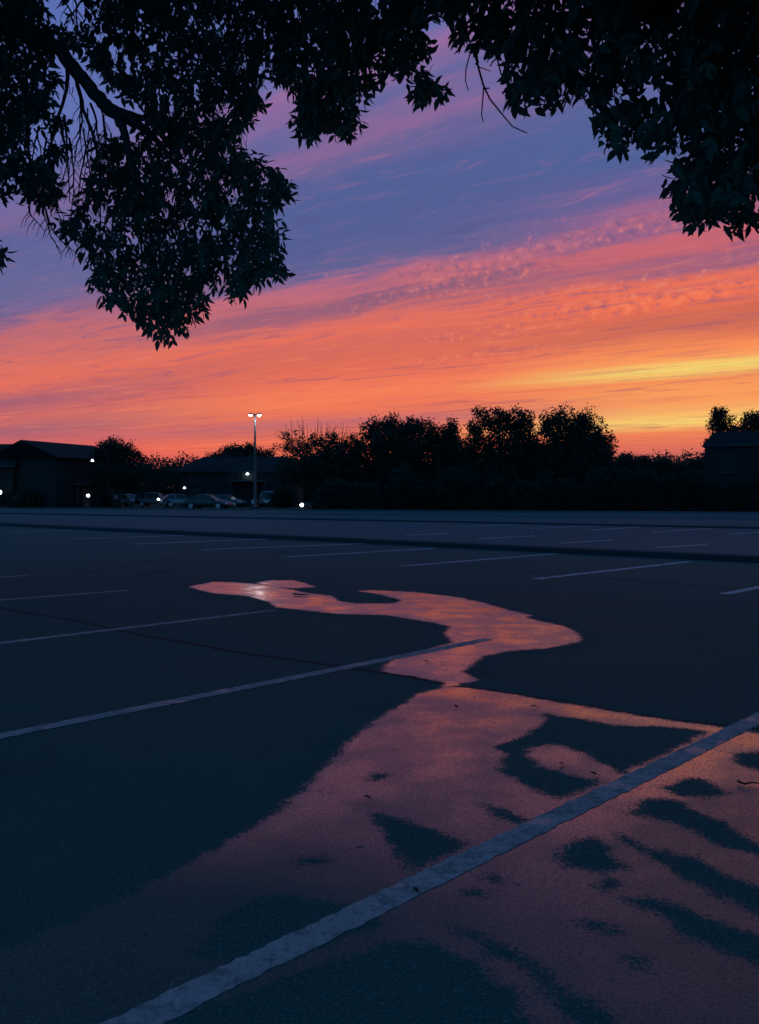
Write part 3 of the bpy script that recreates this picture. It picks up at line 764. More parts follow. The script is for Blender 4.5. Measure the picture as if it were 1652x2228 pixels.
# hanging bare twigs under the limb
ltw = []
def hang(x0, y0, x1, y1, Y, bend, r0=.0065, r1=.0018, side=True):
    n = 9; pl = []
    for i in range(n):
        f = i / (n - 1)
        pl.append((x0 + (x1 - x0) * f + bend * math.sin(math.pi * f) + random.gauss(0, 1.2), y0 + (y1 - y0) * f, Y + .12 * math.sin(3 * f)))
    ltw.append((pl, r0, r1))
    if side:
        for i in range(2, n - 1):
            if random.random() < .8:
                x, y, Z = pl[i]; sg = random.choice((-1, 1)); ln = random.uniform(18, 52) * (1 - .4 * i / n)
                ltw.append(([(x, y, Z), (x + sg * ln * .35, y + ln * .45, Z + .04), (x + sg * ln * .5, y + ln * 1.0, Z + .08)], .0032, .0012))
for a in [(145, 142, 128, 250, 4.95, 8, .014, .009, False), (128, 250, 150, 440, 4.95, 6, .009, .003), (168, 172, 205, 300, 4.95, -4, .014, .010, False), (205, 300, 218, 520, 4.95, 6, .010, .003),
          (172, 195, 165, 330, 4.97, 10, .008, .004), (165, 330, 178, 480, 4.97, -12, .004, .0016), (200, 225, 215, 330, 4.98, 4, .008, .004), (226, 250, 250, 420, 4.98, -6, .008, .003),
          (128, 260, 96, 400, 5.0, -10), (140, 250, 118, 470, 5.05, 14), (110, 270, 92, 460, 5.0, 10), (85, 275, 72, 420, 5.1, -8), (100, 300, 110, 520, 5.1, -10), (150, 300, 148, 500, 5.1, 12),
          (180, 280, 190, 480, 5.05, 10), (195, 300, 170, 500, 5.0, -9), (75, 280, 90, 370, 5.1, 6), (118, 330, 160, 560, 5.1, -16), (92, 400, 132, 552, 5.1, -14), (62, 450, 92, 493, 5.1, -6), (100, 455, 190, 568, 5.1, -22),
          (230, 270, 222, 400, 5.0, 5), (150, 180, 152, 205, 5.0, 1, .003, .002, False), (160, 190, 168, 228, 5.0, -6, .003, .0015, False), (190, 20, 175, 60, 5.0, 4), (140, 0, 160, 55, 5.0, 4), (180, 0, 150, 50, 5.0, -3), (165, 0, 168, 90, 5.05, 2), (155, 128, 185, 128, 5.0, 0, .003, .002, False),
          (178, 215, 186, 360, 4.96, -8, .005, .002), (190, 235, 176, 420, 5.0, 9, .005, .002), (210, 262, 198, 400, 5.02, -6, .005, .002), (132, 240, 108, 330, 5.0, -5, .005, .002), (136, 262, 150, 380, 5.03, 9, .005, .002), (118, 290, 132, 430, 5.04, -9, .005, .002), (240, 290, 232, 430, 5.0, 6, .006, .002), (220, 240, 226, 320, 4.97, 5, .005, .002), (262, 150, 285, 200, 5.0, 2), (252, 140, 268, 180, 5.0, 2), (640, 60, 668, 110, 4.7, 3)]:
    hang(*a)
overhead_tree('leafy ash tree whose drooping branches and bare hanging twigs fill the upper left', lb, (-500, 992), 0.0115, 0.0060, [EDGE, LEFTM] + CL, 21, llimbs, ltw,
              ((-6.5, 0.6), (-2.5, 6.5), (3.6, 7.8), 2200))
rb = (8.05, 8.97, 0.00)
rlimbs = [([rb, (8.01, 8.97, 1.30), (7.86, 8.97, 4.45), (7.70, 8.97, 8.13), (7.59, 8.97, 12.50)], [.16, .135, .12, .09, .04], 'trunk'),
          ([(7.82, 8.97, 5.14), (6.44, 9.08, 6.52), (4.83, 9.20, 6.87), pt(1600, 140, 4.0 * TS), pt(1540, 260, 4.0 * TS), pt(1560, 400, 4.0 * TS)], [.11, .09, .06, .03, .018, .007], 'limb'),
          ([(7.73, 8.97, 7.90), (5.98, 9.20, 8.82), (3.68, 9.31, 8.13), pt(1350, 20, 4.0 * TS), pt(1180, 40, 4.0 * TS), pt(1040, 60, 4.1 * TS)], [.09, .075, .05, .03, .02, .008], 'limb'),
          ([(7.66, 8.97, 10.20), (5.98, 6.44, 11.81), (3.91, 3.68, 12.50), (1.84, 0.46, 12.04)], [.08, .06, .04, .02], 'limb')]
Yt = 3.9
rtw = [([(1030, 100, Yt), (1022, 120, Yt), (1014, 150, Yt), (1013, 175, Yt), (1019, 197, Yt)], .0038, .0022),
       ([(1030, 95, Yt), (1034, 118, Yt), (1042, 150, Yt), (1052, 185, Yt), (1066, 215, Yt), (1090, 245, Yt), (1115, 275, Yt), (1148, 290, Yt)], .0062, .0026),
       ([(1053, 188, Yt), (1050, 225, Yt), (1048, 250, Yt), (1052, 266, Yt)], .0036, .0022), ([(1053, 193, Yt), (1062, 192, Yt), (1066, 192, Yt)], .0036, .003),
       ([(1034, 138, Yt), (1045, 147, Yt), (1068, 155, Yt)], .003, .002), ([(1072, 100, Yt), (1083, 130, Yt), (1090, 160, Yt), (1102, 178, Yt), (1115, 190, Yt)], .0045, .003),
       ([(1085, 122, Yt), (1072, 135, Yt), (1067, 144, Yt)], .0042, .003),
       ([(930, 38, 4.2), (945, 48, 4.2), (960, 55, 4.2)], .003, .002), ([(955, 30, 4.2), (968, 45, 4.2), (984, 64, 4.2)], .003, .002), ([(970, 40, 4.2), (985, 51, 4.2), (1000, 42, 4.2), (1008, 36, 4.2)], .003, .002),
       ([(905, 150, 4.4), (918, 162, 4.4), (928, 170, 4.4)], .003, .002), ([(927, 170, 4.4), (942, 140, 4.4)], .002, .0015),
       ([(1353, 176, Yt), (1375, 205, Yt), (1410, 230, Yt), (1450, 233, Yt)], .0048, .0028), ([(1337, 195, Yt), (1338, 215, Yt), (1342, 235, Yt)], .003, .002), ([(1395, 222, Yt), (1390, 240, Yt)], .003, .002),
       ([(1425, 160, Yt), (1440, 200, Yt), (1450, 240, Yt)], .004, .003), ([(1460, 160, Yt), (1468, 195, Yt), (1472, 240, Yt)], .004, .003), ([(1440, 160, Yt), (1430, 190, Yt), (1445, 225, Yt)], .003, .002),
       ([(1500, 300, Yt), (1515, 318, Yt), (1522, 330, Yt), (1516, 360, Yt)], .005, .003), ([(1508, 298, Yt), (1530, 320, Yt)], .004, .003), ([(1618, 382, Yt), (1645, 402, Yt)], .003, .002)]
overhead_tree('leafy ash tree with large pointed leaves hanging into the upper right corner', rb, (992, 2250), 0.0052, 0.0034, [EDGE], 43, rlimbs, rtw,
              ((-0.6, 6.0), (-2.5, 5.5), (3.4, 7.4), 1800))

# ------------------------------------------------------------------ far trees
def quads(Pc, size, rg):
    n = len(Pc)
    a = unit(rg.normal(size=(n, 3))); b2 = unit(np.cross(a, rg.normal(size=(n, 3))))
    s = (size * rg.uniform(.6, 1.3, n))[:, None]
    V = np.stack([Pc - a * s, Pc - b2 * s * .55, Pc + a * s, Pc + b2 * s * .55], 1).reshape(-1, 3)
    F = np.arange(n * 4).reshape(-1, 4)
    return V, F
def far_tree(name, label, cat, lobes, Y, n, leaf, seed, base_px=None, twigs=None, thick=0.7, group=None, stems=1, airy=0.0):
    """lobes: ellipses (cx, cy, rx, ry[, weight]) as seen, given real size and depth at distance Y"""
    rg = np.random.default_rng(seed)
    cx = base_px if base_px is not None else sum(l[0] * l[2] for l in lobes) / sum(l[2] for l in lobes)
    b0 = pt(cx, 1100, Y); base = Vector((b0.x, Y, 0))
    root = thing(name, label, cat, base, 0, group)
    wts = np.array([l[2] * l[3] * (l[4] if len(l) > 4 else 1) for l in lobes]); wts = wts / wts.sum()
    parts = []
    k = Y / FPX
    for l, wt in zip(lobes, wts):
        m_ = int(n * wt)
        # clumps scattered through the lobe, denser to the outside, then leaves around each clump
        nc = max(6, int(m_ / 26))
        d = unit(rg.normal(size=(nc, 3))) * (rg.random((nc, 1)) ** .40)
        cc = pt(l[0], l[1], Y)
        R3 = np.array([l[2] * k, max(l[2], l[3]) * k * thick, l[3] * k])
        ctr = np.array(cc) + d * R3
        which = rg.integers(0, nc, m_)
        cr_ = leaf * (2.0 - airy)
        p = ctr[which] + rg.normal(0, 1, (m_, 3)) * cr_
        parts.append(p)
    Pc = np.concatenate(parts); Pc = Pc[Pc[:, 2] > 0.05]
    V, F = quads(Pc - np.array(base), np.full(len(Pc), leaf), rg)
    co = link('crown', np_mesh('crown', V, F), M['leaf_far'], root); co['kind'] = 'stuff'
    tr = MB()
    top = min(lobes, key=lambda l: l[1])
    for s in range(stems):
        f = Vector((rg.normal(0, .25) if stems > 1 else 0, rg.normal(0, .25) if stems > 1 else 0, 0))
        tp = pt(top[0], top[1], Y) - base
        r0 = .05 + .018 * tp.z
        tr.tube([f + Vector((0, 0, -.05)), f + Vector((tp.x * .12, 0, tp.z * .3)), f + Vector((tp.x * .5, 0, tp.z * .65)), f * 2 + tp], [r0, r0 * .8, r0 * .5, r0 * .15], 7)
        for l in lobes:
            for q_ in range(2):
                e = pt(l[0] + rg.normal(0, l[2] * .4), l[1] - l[3] * .3 + rg.normal(0, l[3] * .3), Y) - base
                st = Vector((tp.x * .2, 0, min(tp.z * .35, max(.4, e.z * .5))))
                md = st.lerp(e, .5) + Vector((rg.normal(0, .2), rg.normal(0, .4), .15))
                tr.tube([st, md, e], [r0 * .4, r0 * .25, r0 * .07], 5)
    tr.build('trunk', M['bark'], root, True)
    if twigs:
        tb = MB()
        for (x0, y0, x1, y1, r) in twigs:
            a = pt(x0, y0, Y) - base; c = pt(x1, y1, Y) - base
            md = a.lerp(c, .5) + Vector((rg.normal(0, .12), rg.normal(0, .2), .05))
            tb.tube([a, md, c], [r, r * .7, r * .3], 4)
        tb.build('bare_branch', M['bark'], root)
    return root

rg0 = random.Random(5)
bt = []
for i in range(60):
    x0 = rg0.uniform(625, 745); y0 = rg0.uniform(945, 985)
    x1 = x0 + (x0 - 690) * rg0.uniform(.1, .5) + rg0.gauss(0, 7)
    top = 902 if 630 < x1 < 712 else 918
    bt.append((x0, y0, x1, rg0.uniform(top, 940), .036))
for i in range(26):
    x0 = rg0.uniform(640, 690); y0 = rg0.uniform(965, 1000)
    bt.append((x0, y0, rg0.uniform(590, 645), rg0.uniform(930, 985), .036))
RT = 'trees along the far edge of the lot'
far_tree('broadleaf_tree', 'sparse tree with bare twigs sticking up, right of the tall street lamp', 'tree', [(705, 1018, 112, 58, 2), (655, 972, 34, 24, .35), (625, 948, 22, 16, .3), (605, 968, 20, 12, .22), (735, 952, 26, 16, .3), (715, 968, 40, 25, .9), (765, 968, 18, 24, 1), (785, 985, 22, 30, 1.4), (675, 958, 26, 18, .3), (740, 1000, 45, 40, 1.4)], 80, 26000, .115, 1, 700, bt, group=RT, airy=.6)
far_tree('broadleaf_tree', 'broad round-topped tree between the bare-twigged tree and the small spire-topped one', 'tree', [(815, 940, 32, 26), (855, 928, 32, 20), (905, 930, 40, 22), (945, 952, 22, 24), (870, 968, 92, 38, 1.3), (960, 985, 30, 34, 1.2), (870, 1005, 112, 50), (870, 1050, 112, 60)], 82, 44000, .13, 2, 870, group=RT)
far_tree('conifer_tree', 'small spire-topped tree wedged between two taller round crowns', 'tree', [(985, 935, 9, 24), (985, 960, 18, 30), (970, 945, 8, 22), (985, 1000, 34, 42), (985, 1060, 50, 45)], 80, 15000, .12, 3, 985, group=RT)
far_tree('broadleaf_tree', 'tall airy tree with sunset showing through its crown', 'tree', [(1045, 925, 30, 34, .7), (1085, 915, 34, 28, .8), (1130, 925, 34, 36, 1.1), (1032, 962, 18, 42, .5), (1090, 965, 60, 40, .8), (1020, 985, 26, 30, 1.2), (1165, 985, 24, 36, 1.2), (1140, 975, 28, 40, 1.2), (1090, 1020, 92, 46, 1.1), (1090, 1050, 95, 60, 1.2)], 78, 42000, .125, 4, 1095, group=RT, airy=.2)
far_tree('broadleaf_tree', 'dense dome-shaped tree, rightmost of the tall row', 'tree', [(1195, 925, 28, 32), (1235, 918, 40, 30), (1275, 935, 36, 40), (1308, 960, 24, 34), (1322, 985, 18, 22), (1240, 975, 70, 60, 1.4), (1250, 1005, 92, 50, 1.2), (1255, 1050, 105, 65, 1.2)], 76, 40000, .125, 5, 1245, group=RT)
for i, (x, y, rx, ry, lb_) in enumerate([(1362, 1022, 24, 26, 'low bushy tree at the foot of the dome-shaped tree'), (1398, 1022, 20, 20, 'second low tree right of the dome-shaped tree'), (1440, 1026, 22, 22, 'small rounded tree midway across the low gap in the skyline'),
                                          (1480, 1032, 24, 18, 'low spreading tree left of the dark block building'), (1518, 1028, 22, 22, 'low tree against the wall of the dark block building')]):
    far_tree('broadleaf_tree', lb_, 'tree', [(x, y, rx, ry), (x + 5, y - ry * .7, rx * .4, ry * .5), (x - 8, y - ry * .5, rx * .4, ry * .5), (x, y + 40, rx * 1.5, 36)], 105 + 3 * i, 9000, .18, 60 + i, x, group='low trees in the skyline gap')
far_tree('broadleaf_tree', 'open-crowned tree rising behind the left corner of the dark block building', 'tree', [(1566, 902, 18, 18), (1556, 918, 18, 16, .6), (1578, 918, 16, 18, .7), (1548, 930, 12, 8, .4), (1588, 935, 24, 8), (1570, 985, 40, 45)], 100, 7000, .15, 71, 1572, [(1560, 940, 1540, 915, .04), (1562, 940, 1552, 905, .04), (1570, 940, 1582, 900, .04), (1568, 940, 1566, 890, .05)], airy=.4)
far_tree('broadleaf_tree', 'round tree behind the roof of the dark block building at the right edge', 'tree', [(1640, 915, 26, 18), (1625, 930, 22, 12), (1670, 925, 30, 24), (1605, 934, 12, 8, .7), (1645, 985, 60, 45)], 104, 9000, .17, 72, 1650)
far_tree('conifer_tree', 'cluster of narrow evergreens beside the long-roofed building on the left', 'tree', [(222, 975, 10, 14), (236, 968, 8, 12), (248, 972, 10, 18), (264, 976, 11, 16), (280, 982, 10, 16), (296, 990, 8, 10), (308, 998, 8, 7), (215, 990, 14, 16), (250, 1000, 42, 18, .8), (262, 1032, 62, 28, 1.8)], 96, 15000, .145, 73, 255, stems=3)
far_tree('broadleaf_tree', 'wide low tree at the foot of the tall street lamp', 'tree', [(492, 984, 16, 10), (515, 982, 18, 10), (540, 978, 18, 11), (562, 986, 16, 9), (585, 990, 14, 8), (470, 998, 20, 9), (530, 1002, 62, 16, 1.3), (540, 1030, 66, 26, .8)], 114, 16000, .15, 74, 535)

# understory along the far edge: one shrub after another
xs_ = [722, 768, 820, 872, 925, 975, 1025, 1080, 1135, 1190, 1245, 1298, 1350, 1402, 1455, 1508, 1562, 1615, 1668]
nm = ['first', 'second', 'third', 'fourth', 'fifth', 'sixth', 'seventh', 'eighth', 'ninth', 'tenth', 'eleventh', 'twelfth', 'thirteenth', 'fourteenth', 'fifteenth', 'sixteenth', 'seventeenth', 'eighteenth', 'nineteenth', 'twentieth', 'twenty-first']
for i, x in enumerate(xs_):
    Yb = 74 - 0.004 * (x - 600)
    hh = 24 + 44 * rg0.random() ** 1.5
    far_tree('shrub', 'dark dense shrub, %s from the left in the hedge below the tree row' % nm[i], 'shrub', [(x, 1092 - hh * .2, 36, hh * .8), (x + rg0.uniform(-12, 12), 1080 - hh * .35, 24, hh * .7), (x, 1106, 40, 14)], Yb, 11000, .115, 200 + i, x, group='shrubs along the far edge')
for i, (x, y, rx, ry, Yb, lb_) in enumerate([(25, 1085, 42, 20, 96, 'dark shrub by the left edge under the building, beside a lamp'), (60, 1090, 26, 14, 94, 'low dark shrub just left of the dark blue parked car'), (615, 1085, 22, 18, 90, 'dark shrub right of the pale parked van')]):
    far_tree('shrub', lb_, 'shrub', [(x, y, rx, ry), (x + 6, y - 6, rx * .6, ry * .7)], Yb, 5000, .15, 300 + i, x)
# far-off wood on the horizon
rgw = np.random.default_rng(99)
n = 130000
wx = rgw.uniform(-115, 120, n); wy = rgw.uniform(165, 195, n)
hz = 8.8 + 1.0 * np.sin(wx * .21 + np.sin(wx * .07) * 3) * np.cos(wx * .053) + .9 * np.sin(wx * .9) + .4 * np.sin(wx * 2.3)
P = np.stack([wx, wy, hz * rgw.random(n) ** .8], 1) + rgw.normal(0, .3, (n, 3))
nb = 9000
Pb = np.stack([rgw.uniform(-115, 120, nb), rgw.uniform(172, 195, nb), rgw.uniform(0, 7.2, nb)], 1)
V, F = quads(np.concatenate([P, Pb]), np.concatenate([np.full(n, .3), np.full(nb, 1.1)]), rgw)
struct(link('distant_woods', np_mesh('distant_woods', V, F), M['leaf_far']), 'stuff', 'low dark line of distant woods along the horizon')

# ------------------------------------------------------------------ buildings
def window(parent, x, z, w, h, y, shutters=False, facing=-1):
    d = facing
    fr_ = MB()
    for bx_ in ((x - w / 2 - .06, x - w / 2, z - .06, z + h + .06), (x + w / 2, x + w / 2 + .06, z - .06, z + h + .06), (x - w / 2, x + w / 2, z - .06, z), (x - w / 2, x + w / 2, z + h, z + h + .06), (x - .02, x + .02, z, z + h), (x - w / 2, x + w / 2, z + h / 2 - .02, z + h / 2 + .02)):
        fr_.box(bx_[0], bx_[1], min(y, y + d * .05), max(y, y + d * .05), bx_[2], bx_[3])
    f = fr_.build('window', M['trim'], parent)
    MB().box(x - w / 2, x + w / 2, min(y + d * .003, y + d * .02), max(y + d * .003, y + d * .02), z, z + h).build('pane', M['pane'], f)
    MB().box(x - w / 2 - .1, x + w / 2 + .1, min(y, y + d * .1), max(y, y + d * .1), z - .12, z - .063).build('sill', M['trim'], f)
def gable(parent, x0, x1, y0, y1, zw, zr, wallm, over=.35, hip=0.0):
    """block with ridge along x"""
    w = MB(); w.box(x0, x1, y0, y1, -.02, zw)
    if hip == 0:
        ym = (y0 + y1) / 2
        w.add([(x0, y0, zw), (x0, y1, zw), (x0, ym, zr - .12), (x1, y0, zw), (x1, y1, zw), (x1, ym, zr - .12)], [(0, 2, 1), (3, 4, 5), (0, 3, 5, 2), (1, 2, 5, 4)])
    w.build('wall', wallm, parent)
    ym = (y0 + y1) / 2; a0, a1, b0, b1 = x0 - over, x1 + over, y0 - over, y1 + over
    r = MB(); t = .12
    for s in (0, t):
        pass
    z0 = zw - .05
    top = [(a0, b0, z0), (a1, b0, z0), (a1, b1, z0), (a0, b1, z0), (a0 + hip, ym, zr), (a1 - hip, ym, zr)]
    bot = [(p[0], p[1], p[2] - t) for p in top]
    r.add(top + bot, [(0, 1, 5, 4), (2, 3, 4, 5), (0, 4, 3), (1, 2, 5), (6, 10, 11, 7), (8, 11, 10, 9), (6, 9, 10), (7, 11, 8), (0, 6, 7, 1), (1, 7, 8, 2), (2, 8, 9, 3), (3, 9, 6, 0)])
    ro = r.build('roof', M['roof'], parent)
    MB().box(a0, a1, b0 - .1, b0 + .0, z0 - .14, z0 - .02).build('gutter', M['trim'], parent)
    return ro

def chimney(ro, x, y, z):
    MB().box(x - .35, x + .35, y - .3, y + .3, z - 1.2, z + .55).box(x - .42, x + .42, y - .37, y + .37, z + .55, z + .68).build('chimney', M['brickwall'], ro)

# left apartment block: ridge runs away to the right
rz = R(69)
p0 = pt(48, 957, 95.0)
bl = thing('apartment_building', 'long-roofed dark apartment building at the left edge, behind parked cars', 'building', (p0.x, p0.y, 0), rz)
zr = p0.z
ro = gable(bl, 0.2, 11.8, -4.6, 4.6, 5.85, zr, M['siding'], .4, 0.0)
for fx in (1.4, 3.3, 5.2, 7.2):
    for fz in (.9, 3.0): window(bl, fx, fz, 1.1, 1.3, -4.6)
MB().box(4.7, 5.6, -4.66, -4.6, 0, 2.1).build('door', M['door'], bl)
for k in range(2):
    z = 2.75
    bx_ = MB().box(2.6 + 3.4 * k, 4.9 + 3.4 * k, -5.7, -4.6, z - .16, z)
    bo = bx_.build('balcony', M['wood'], bl)
    rl = MB().box(2.6 + 3.4 * k, 4.9 + 3.4 * k, -5.7, -5.64, z + .95, z + 1.02)
    for j in range(14): rl.box(2.62 + 3.4 * k + j * .17, 2.66 + 3.4 * k + j * .17, -5.69, -5.65, z, z + .95)
    rl.build('railing', M['trim'], bo)
    for xp in (2.62, 4.74): MB().box(xp + 3.4 * k, xp + .14 + 3.4 * k, -5.68, -5.54, 0, z - .16).build('post', M['trim'], bo)
p1 = pt(22, 966, 99)
bl2 = thing('apartment_building', 'lower flat-ridged wing cut by the left edge of the picture', 'building', (p1.x, p1.y, 0), 0)
gable(bl2, -13, 2.2, -4.2, 4.2, 4.8, p1.z, M['siding'], .4, 0.0)
for fx in (-11, -8, -5, -2.2):
    for fz in (.9, 3.0): window(bl2, fx, fz, 1.1, 1.3, -4.2)
MB().box(-6.9, -6.0, -4.26, -4.2, 0, 2.1).build('door', M['door'], bl2)

# middle building with lit balcony
pm0 = pt(432, 995, 108)
bm = thing('apartment_building', 'hip-roofed building with one lit balcony left of the tree row', 'building', (pm0.x, 106.5, 0), 0)
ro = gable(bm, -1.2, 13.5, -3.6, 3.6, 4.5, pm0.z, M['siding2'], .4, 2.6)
for fx in (.6, 2.8, 5.0, 10.0, 12.0):
    for fz in (.9, 2.9): window(bm, fx, fz, 1.0, 1.2, -3.6)
c = pt(540, 1045, 102); bx0 = c.x - pm0.x; bz = c.z
bo = MB().box(bx0 - 2.2, bx0 + 2.2, -4.9, -3.6, bz - .15, bz).build('balcony', M['wood'], bm)
rl = MB().box(bx0 - 2.2, bx0 + 2.2, -4.9, -4.84, bz + .95, bz + 1.02)
for j in range(26): rl.box(bx0 - 2.18 + j * .17, bx0 - 2.14 + j * .17, -4.89, -4.85, bz, bz + .95)
rl.build('railing', M['trim'], bo)
MB().box(bx0 - .9, bx0 + .9, -3.66, -3.6, bz + .02, bz + 2.0).build('door', M['trim'], bm)
for xp in (bx0 - 2.2, bx0 + 2.06): MB().box(xp, xp + .14, -4.88, -4.74, 0, bz - .15).build('post', M['trim'], bm)

# right block building with steep mansard edge
pr = pt(1533, 970, 74)
br = thing('block_building', 'tall dark block building with sloped roof edge at the right edge', 'building', (pr.x, 74, 0), R(-25))
zt = pt(1553, 939, 74).z
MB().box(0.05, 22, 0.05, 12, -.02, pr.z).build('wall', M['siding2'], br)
k = (pt(1553, 939, 74).x - pr.x)
rf = MB().loft([[(-.08, -.08, pr.z), (22.1, -.08, pr.z), (22.1, 12.1, pr.z), (-.08, 12.1, pr.z)], [(k * .42, .45, pr.z + (zt - pr.z) * .55), (21.6, .45, pr.z + (zt - pr.z) * .55), (21.6, 11.6, pr.z + (zt - pr.z) * .55), (k * .42, 11.6, pr.z + (zt - pr.z) * .55)], [(k, 1.0, zt), (21, 1.0, zt), (21, 11, zt), (k, 11, zt)]])
rf.build('roof', M['roof'], br)
MB().box(-.14, -.08, -.14, 12, pr.z - .1, pr.z + .12).box(-.08, 22, -.14, -.083, pr.z - .1, pr.z + .12).build('gutter', M['trim'], br)
for fx in (2, 5, 8, 11, 14):
    for fz in (.9, 3.4): window(br, fx, fz, 1.2, 1.4, .05)
MB().box(3.1, 4.0, -.01, .047, 0, 2.1).build('door', M['door'], br)

# ------------------------------------------------------------------ cars
def car(label, x_px, y_px, rz, paint, kind='sedan', group='cars parked across the lot'):
    p = gnd(x_px, y_px)
    root = thing('parked_car', label, 'car', p, rz, group)
    if kind == 'suv': L, W, zb, belt, roof, xs2 = 4.6, 1.85, .28, 1.02, 1.68, (-2.2, -1.95, .45, 1.15)
    elif kind == 'van': L, W, zb, belt, roof, xs2 = 4.9, 1.9, .26, 1.05, 1.82, (-2.4, -2.2, 1.0, 1.7)
    elif kind == 'hatch': L, W, zb, belt, roof, xs2 = 4.2, 1.75, .25, .95, 1.48, (-2.0, -1.35, .25, 1.0)
    else: L, W, zb, belt, roof, xs2 = 4.75, 1.82, .24, .93, 1.44, (-1.75, -.95, .30, 1.12)
    h = W / 2
    def sec(x, zt, w, zl=zb): return [(x, -w * .92, zl), (x, w * .92, zl), (x, w, zl + .18), (x, w, zt - .22), (x, w * .93, zt - .05), (x, w * .8, zt), (x, -w * .8, zt), (x, -w * .93, zt - .05), (x, -w, zt - .22), (x, -w, zl + .18)]
    bk = belt + (.04 if kind == 'sedan' else 0)
    st = [(-L / 2, bk - .22, h * .80, zb + .12), (-L / 2 + .12, bk - .04, h * .93, zb + .04), (-L / 2 + .5, bk, h, zb), (xs2[0], bk, h, zb), (0, belt, h, zb), (xs2[3] + .1, belt - .02, h, zb), (L / 2 - .75, belt - .13, h * .98, zb), (L / 2 - .2, belt - .24, h * .9, zb + .04), (L / 2, belt - .36, h * .74, zb + .12)]
    body = MB().loft([sec(*s) for s in st]).build('body', paint, root, True)
    # greenhouse glass with pillars and roof skin
    gx = xs2
    def gs(x, z, w): return [(x, -w, z), (x, w, z)]
    wl, wr_ = h * .90, h * .70
    gl = MB().add([(gx[0], -wl, bk - .03), (gx[0], wl, bk - .03), (gx[1], wr_, roof - .04), (gx[1], -wr_, roof - .04), (gx[2], wr_, roof - .03), (gx[2], -wr_, roof - .03), (gx[3], wl, belt - .04), (gx[3], -wl, belt - .04)],
                  [(0, 3, 2, 1), (3, 5, 4, 2), (5, 7, 6, 4), (0, 7, 5, 3), (1, 2, 4, 6)])
    gl.build('window', M['glass'], root)
    mx = (gx[1] + gx[2]) / 2
    rf_ = MB().loft([[(gx[1] - .10, -wr_ - .02, roof - .07), (gx[1] - .10, wr_ + .02, roof - .07), (gx[1] - .08, wr_ * .9, roof - .03), (gx[1] - .08, -wr_ * .9, roof - .03)],
                     [(mx, -wr_ - .03, roof - .03), (mx, wr_ + .03, roof - .03), (mx, wr_ * .85, roof + .04), (mx, -wr_ * .85, roof + .04)],
                     [(gx[2] + .08, -wr_ - .02, roof - .06), (gx[2] + .08, wr_ + .02, roof - .06), (gx[2] + .06, wr_ * .9, roof - .02), (gx[2] + .06, -wr_ * .9, roof - .02)]])
    rf_.build('roof', paint, root, True)
    for sg in (-1, 1):
        pl = MB()
        for xa, za, wa, xb, zb2, wb in ((gx[0], bk - .03, wl, gx[1], roof - .04, wr_), (gx[3], belt - .04, wl, gx[2], roof - .03, wr_), (mx - .1, bk - .03, wl, mx - .1, roof - .03, wr_)):
            pl.tube([(xa, sg * (wa + .005), za), (xb, sg * (wb + .01), zb2)], .045, 6)
        pl.build('pillar', paint, root)
        MB().box(.95 if kind != 'van' else 1.5, 1.1 if kind != 'van' else 1.65, min(sg * h, sg * (h + .2)), max(sg * h, sg * (h + .2)), belt - .02, belt + .13).build('mirror', paint, root, bevel=.03)
        for hx in (-.75, .35):
            MB().box(hx, hx + .2, min(sg * h, sg * (h + .03)), max(sg * h, sg * (h + .03)), belt - .2, belt - .16).build('door_handle', M['chrome'], root)
        MB().box(L / 2 - .24, L / 2 - .06, min(sg * h * .52, sg * h * .86), max(sg * h * .52, sg * h * .86), belt - .44, belt - .30).build('headlight', M['headlight'], root, bevel=.03)
        MB().box(-L / 2 - .012, -L / 2 + .10, min(sg * h * .5, sg * h * .84), max(sg * h * .5, sg * h * .84), bk - .36, bk - .2).build('taillight', M['taillight'], root, bevel=.02)
        for wx_ in (-L * .29, L * .31):
            ty = MB(); rr = .33
            ring = lambda y, r: [(wx_ + r * math.cos(2 * math.pi * k / 18), y, rr + r * math.sin(2 * math.pi * k / 18)) for k in range(18)]
            yo = sg * (h + .012); yi = sg * (h - .2)
            secs = [ring(yi, rr * .9), ring(yi, rr), ring(yo - sg * .03, rr), ring(yo, rr * .92)]
            if sg < 0: secs = secs
            t_ = ty.loft(secs).build('wheel', M['rubber'], root)
            rm = MB()
            for s5 in range(5):
                a = 2 * math.pi * s5 / 5
                rm.tube([(wx_, yo + sg * .012, rr), (wx_ + .2 * math.cos(a), yo + sg * .012, rr + .2 * math.sin(a))], .03, 5)
            rm.loft([ring(yo + sg * .004, .23), ring(yo + sg * .014, .22)]).build('rim', M['chrome'], t_)
    MB().box(-L / 2 - .03, -L / 2 + .1, -h * .8, h * .8, zb + .1, zb + .3).build('bumper', M['plastic'], root, bevel=.04)
    MB().box(L / 2 - .1, L / 2 + .04, -h * .68, h * .68, zb + .1, zb + .3).build('bumper', M['plastic'], root, bevel=.04)
    MB().box(-L / 2 - .045, -L / 2 - .012, -.26, .26, bk - .5, bk - .38).build('licence_plate', M['white'], root)
    return root
pn = lambda n_, c_: simple(n_, c_, .45, .0, .35, .06, 2, 0, .15)
blue, grey, silver, black, white = pn('blue_paint', (.02, .06, .14)), pn('grey_paint', (.045, .06, .075)), pn('silver_paint', (.10, .125, .15)), pn('black_paint', (.010, .016, .02)), pn('white_paint', (.13, .16, .19))
car('dark blue sedan parked leftmost, seen side on', 122, 1101.5, R(6), blue)
car('grey sedan parked under the lamp left of centre, second car from left', 196, 1101.5, R(-14), grey)
car('black sedan parked between the grey sedan and the small silver hatchback', 246, 1101.8, R(-30), black)
car('small silver hatchback mostly hidden, just left of the silver wagon', 283, 1101.8, R(-40), silver, 'hatch')
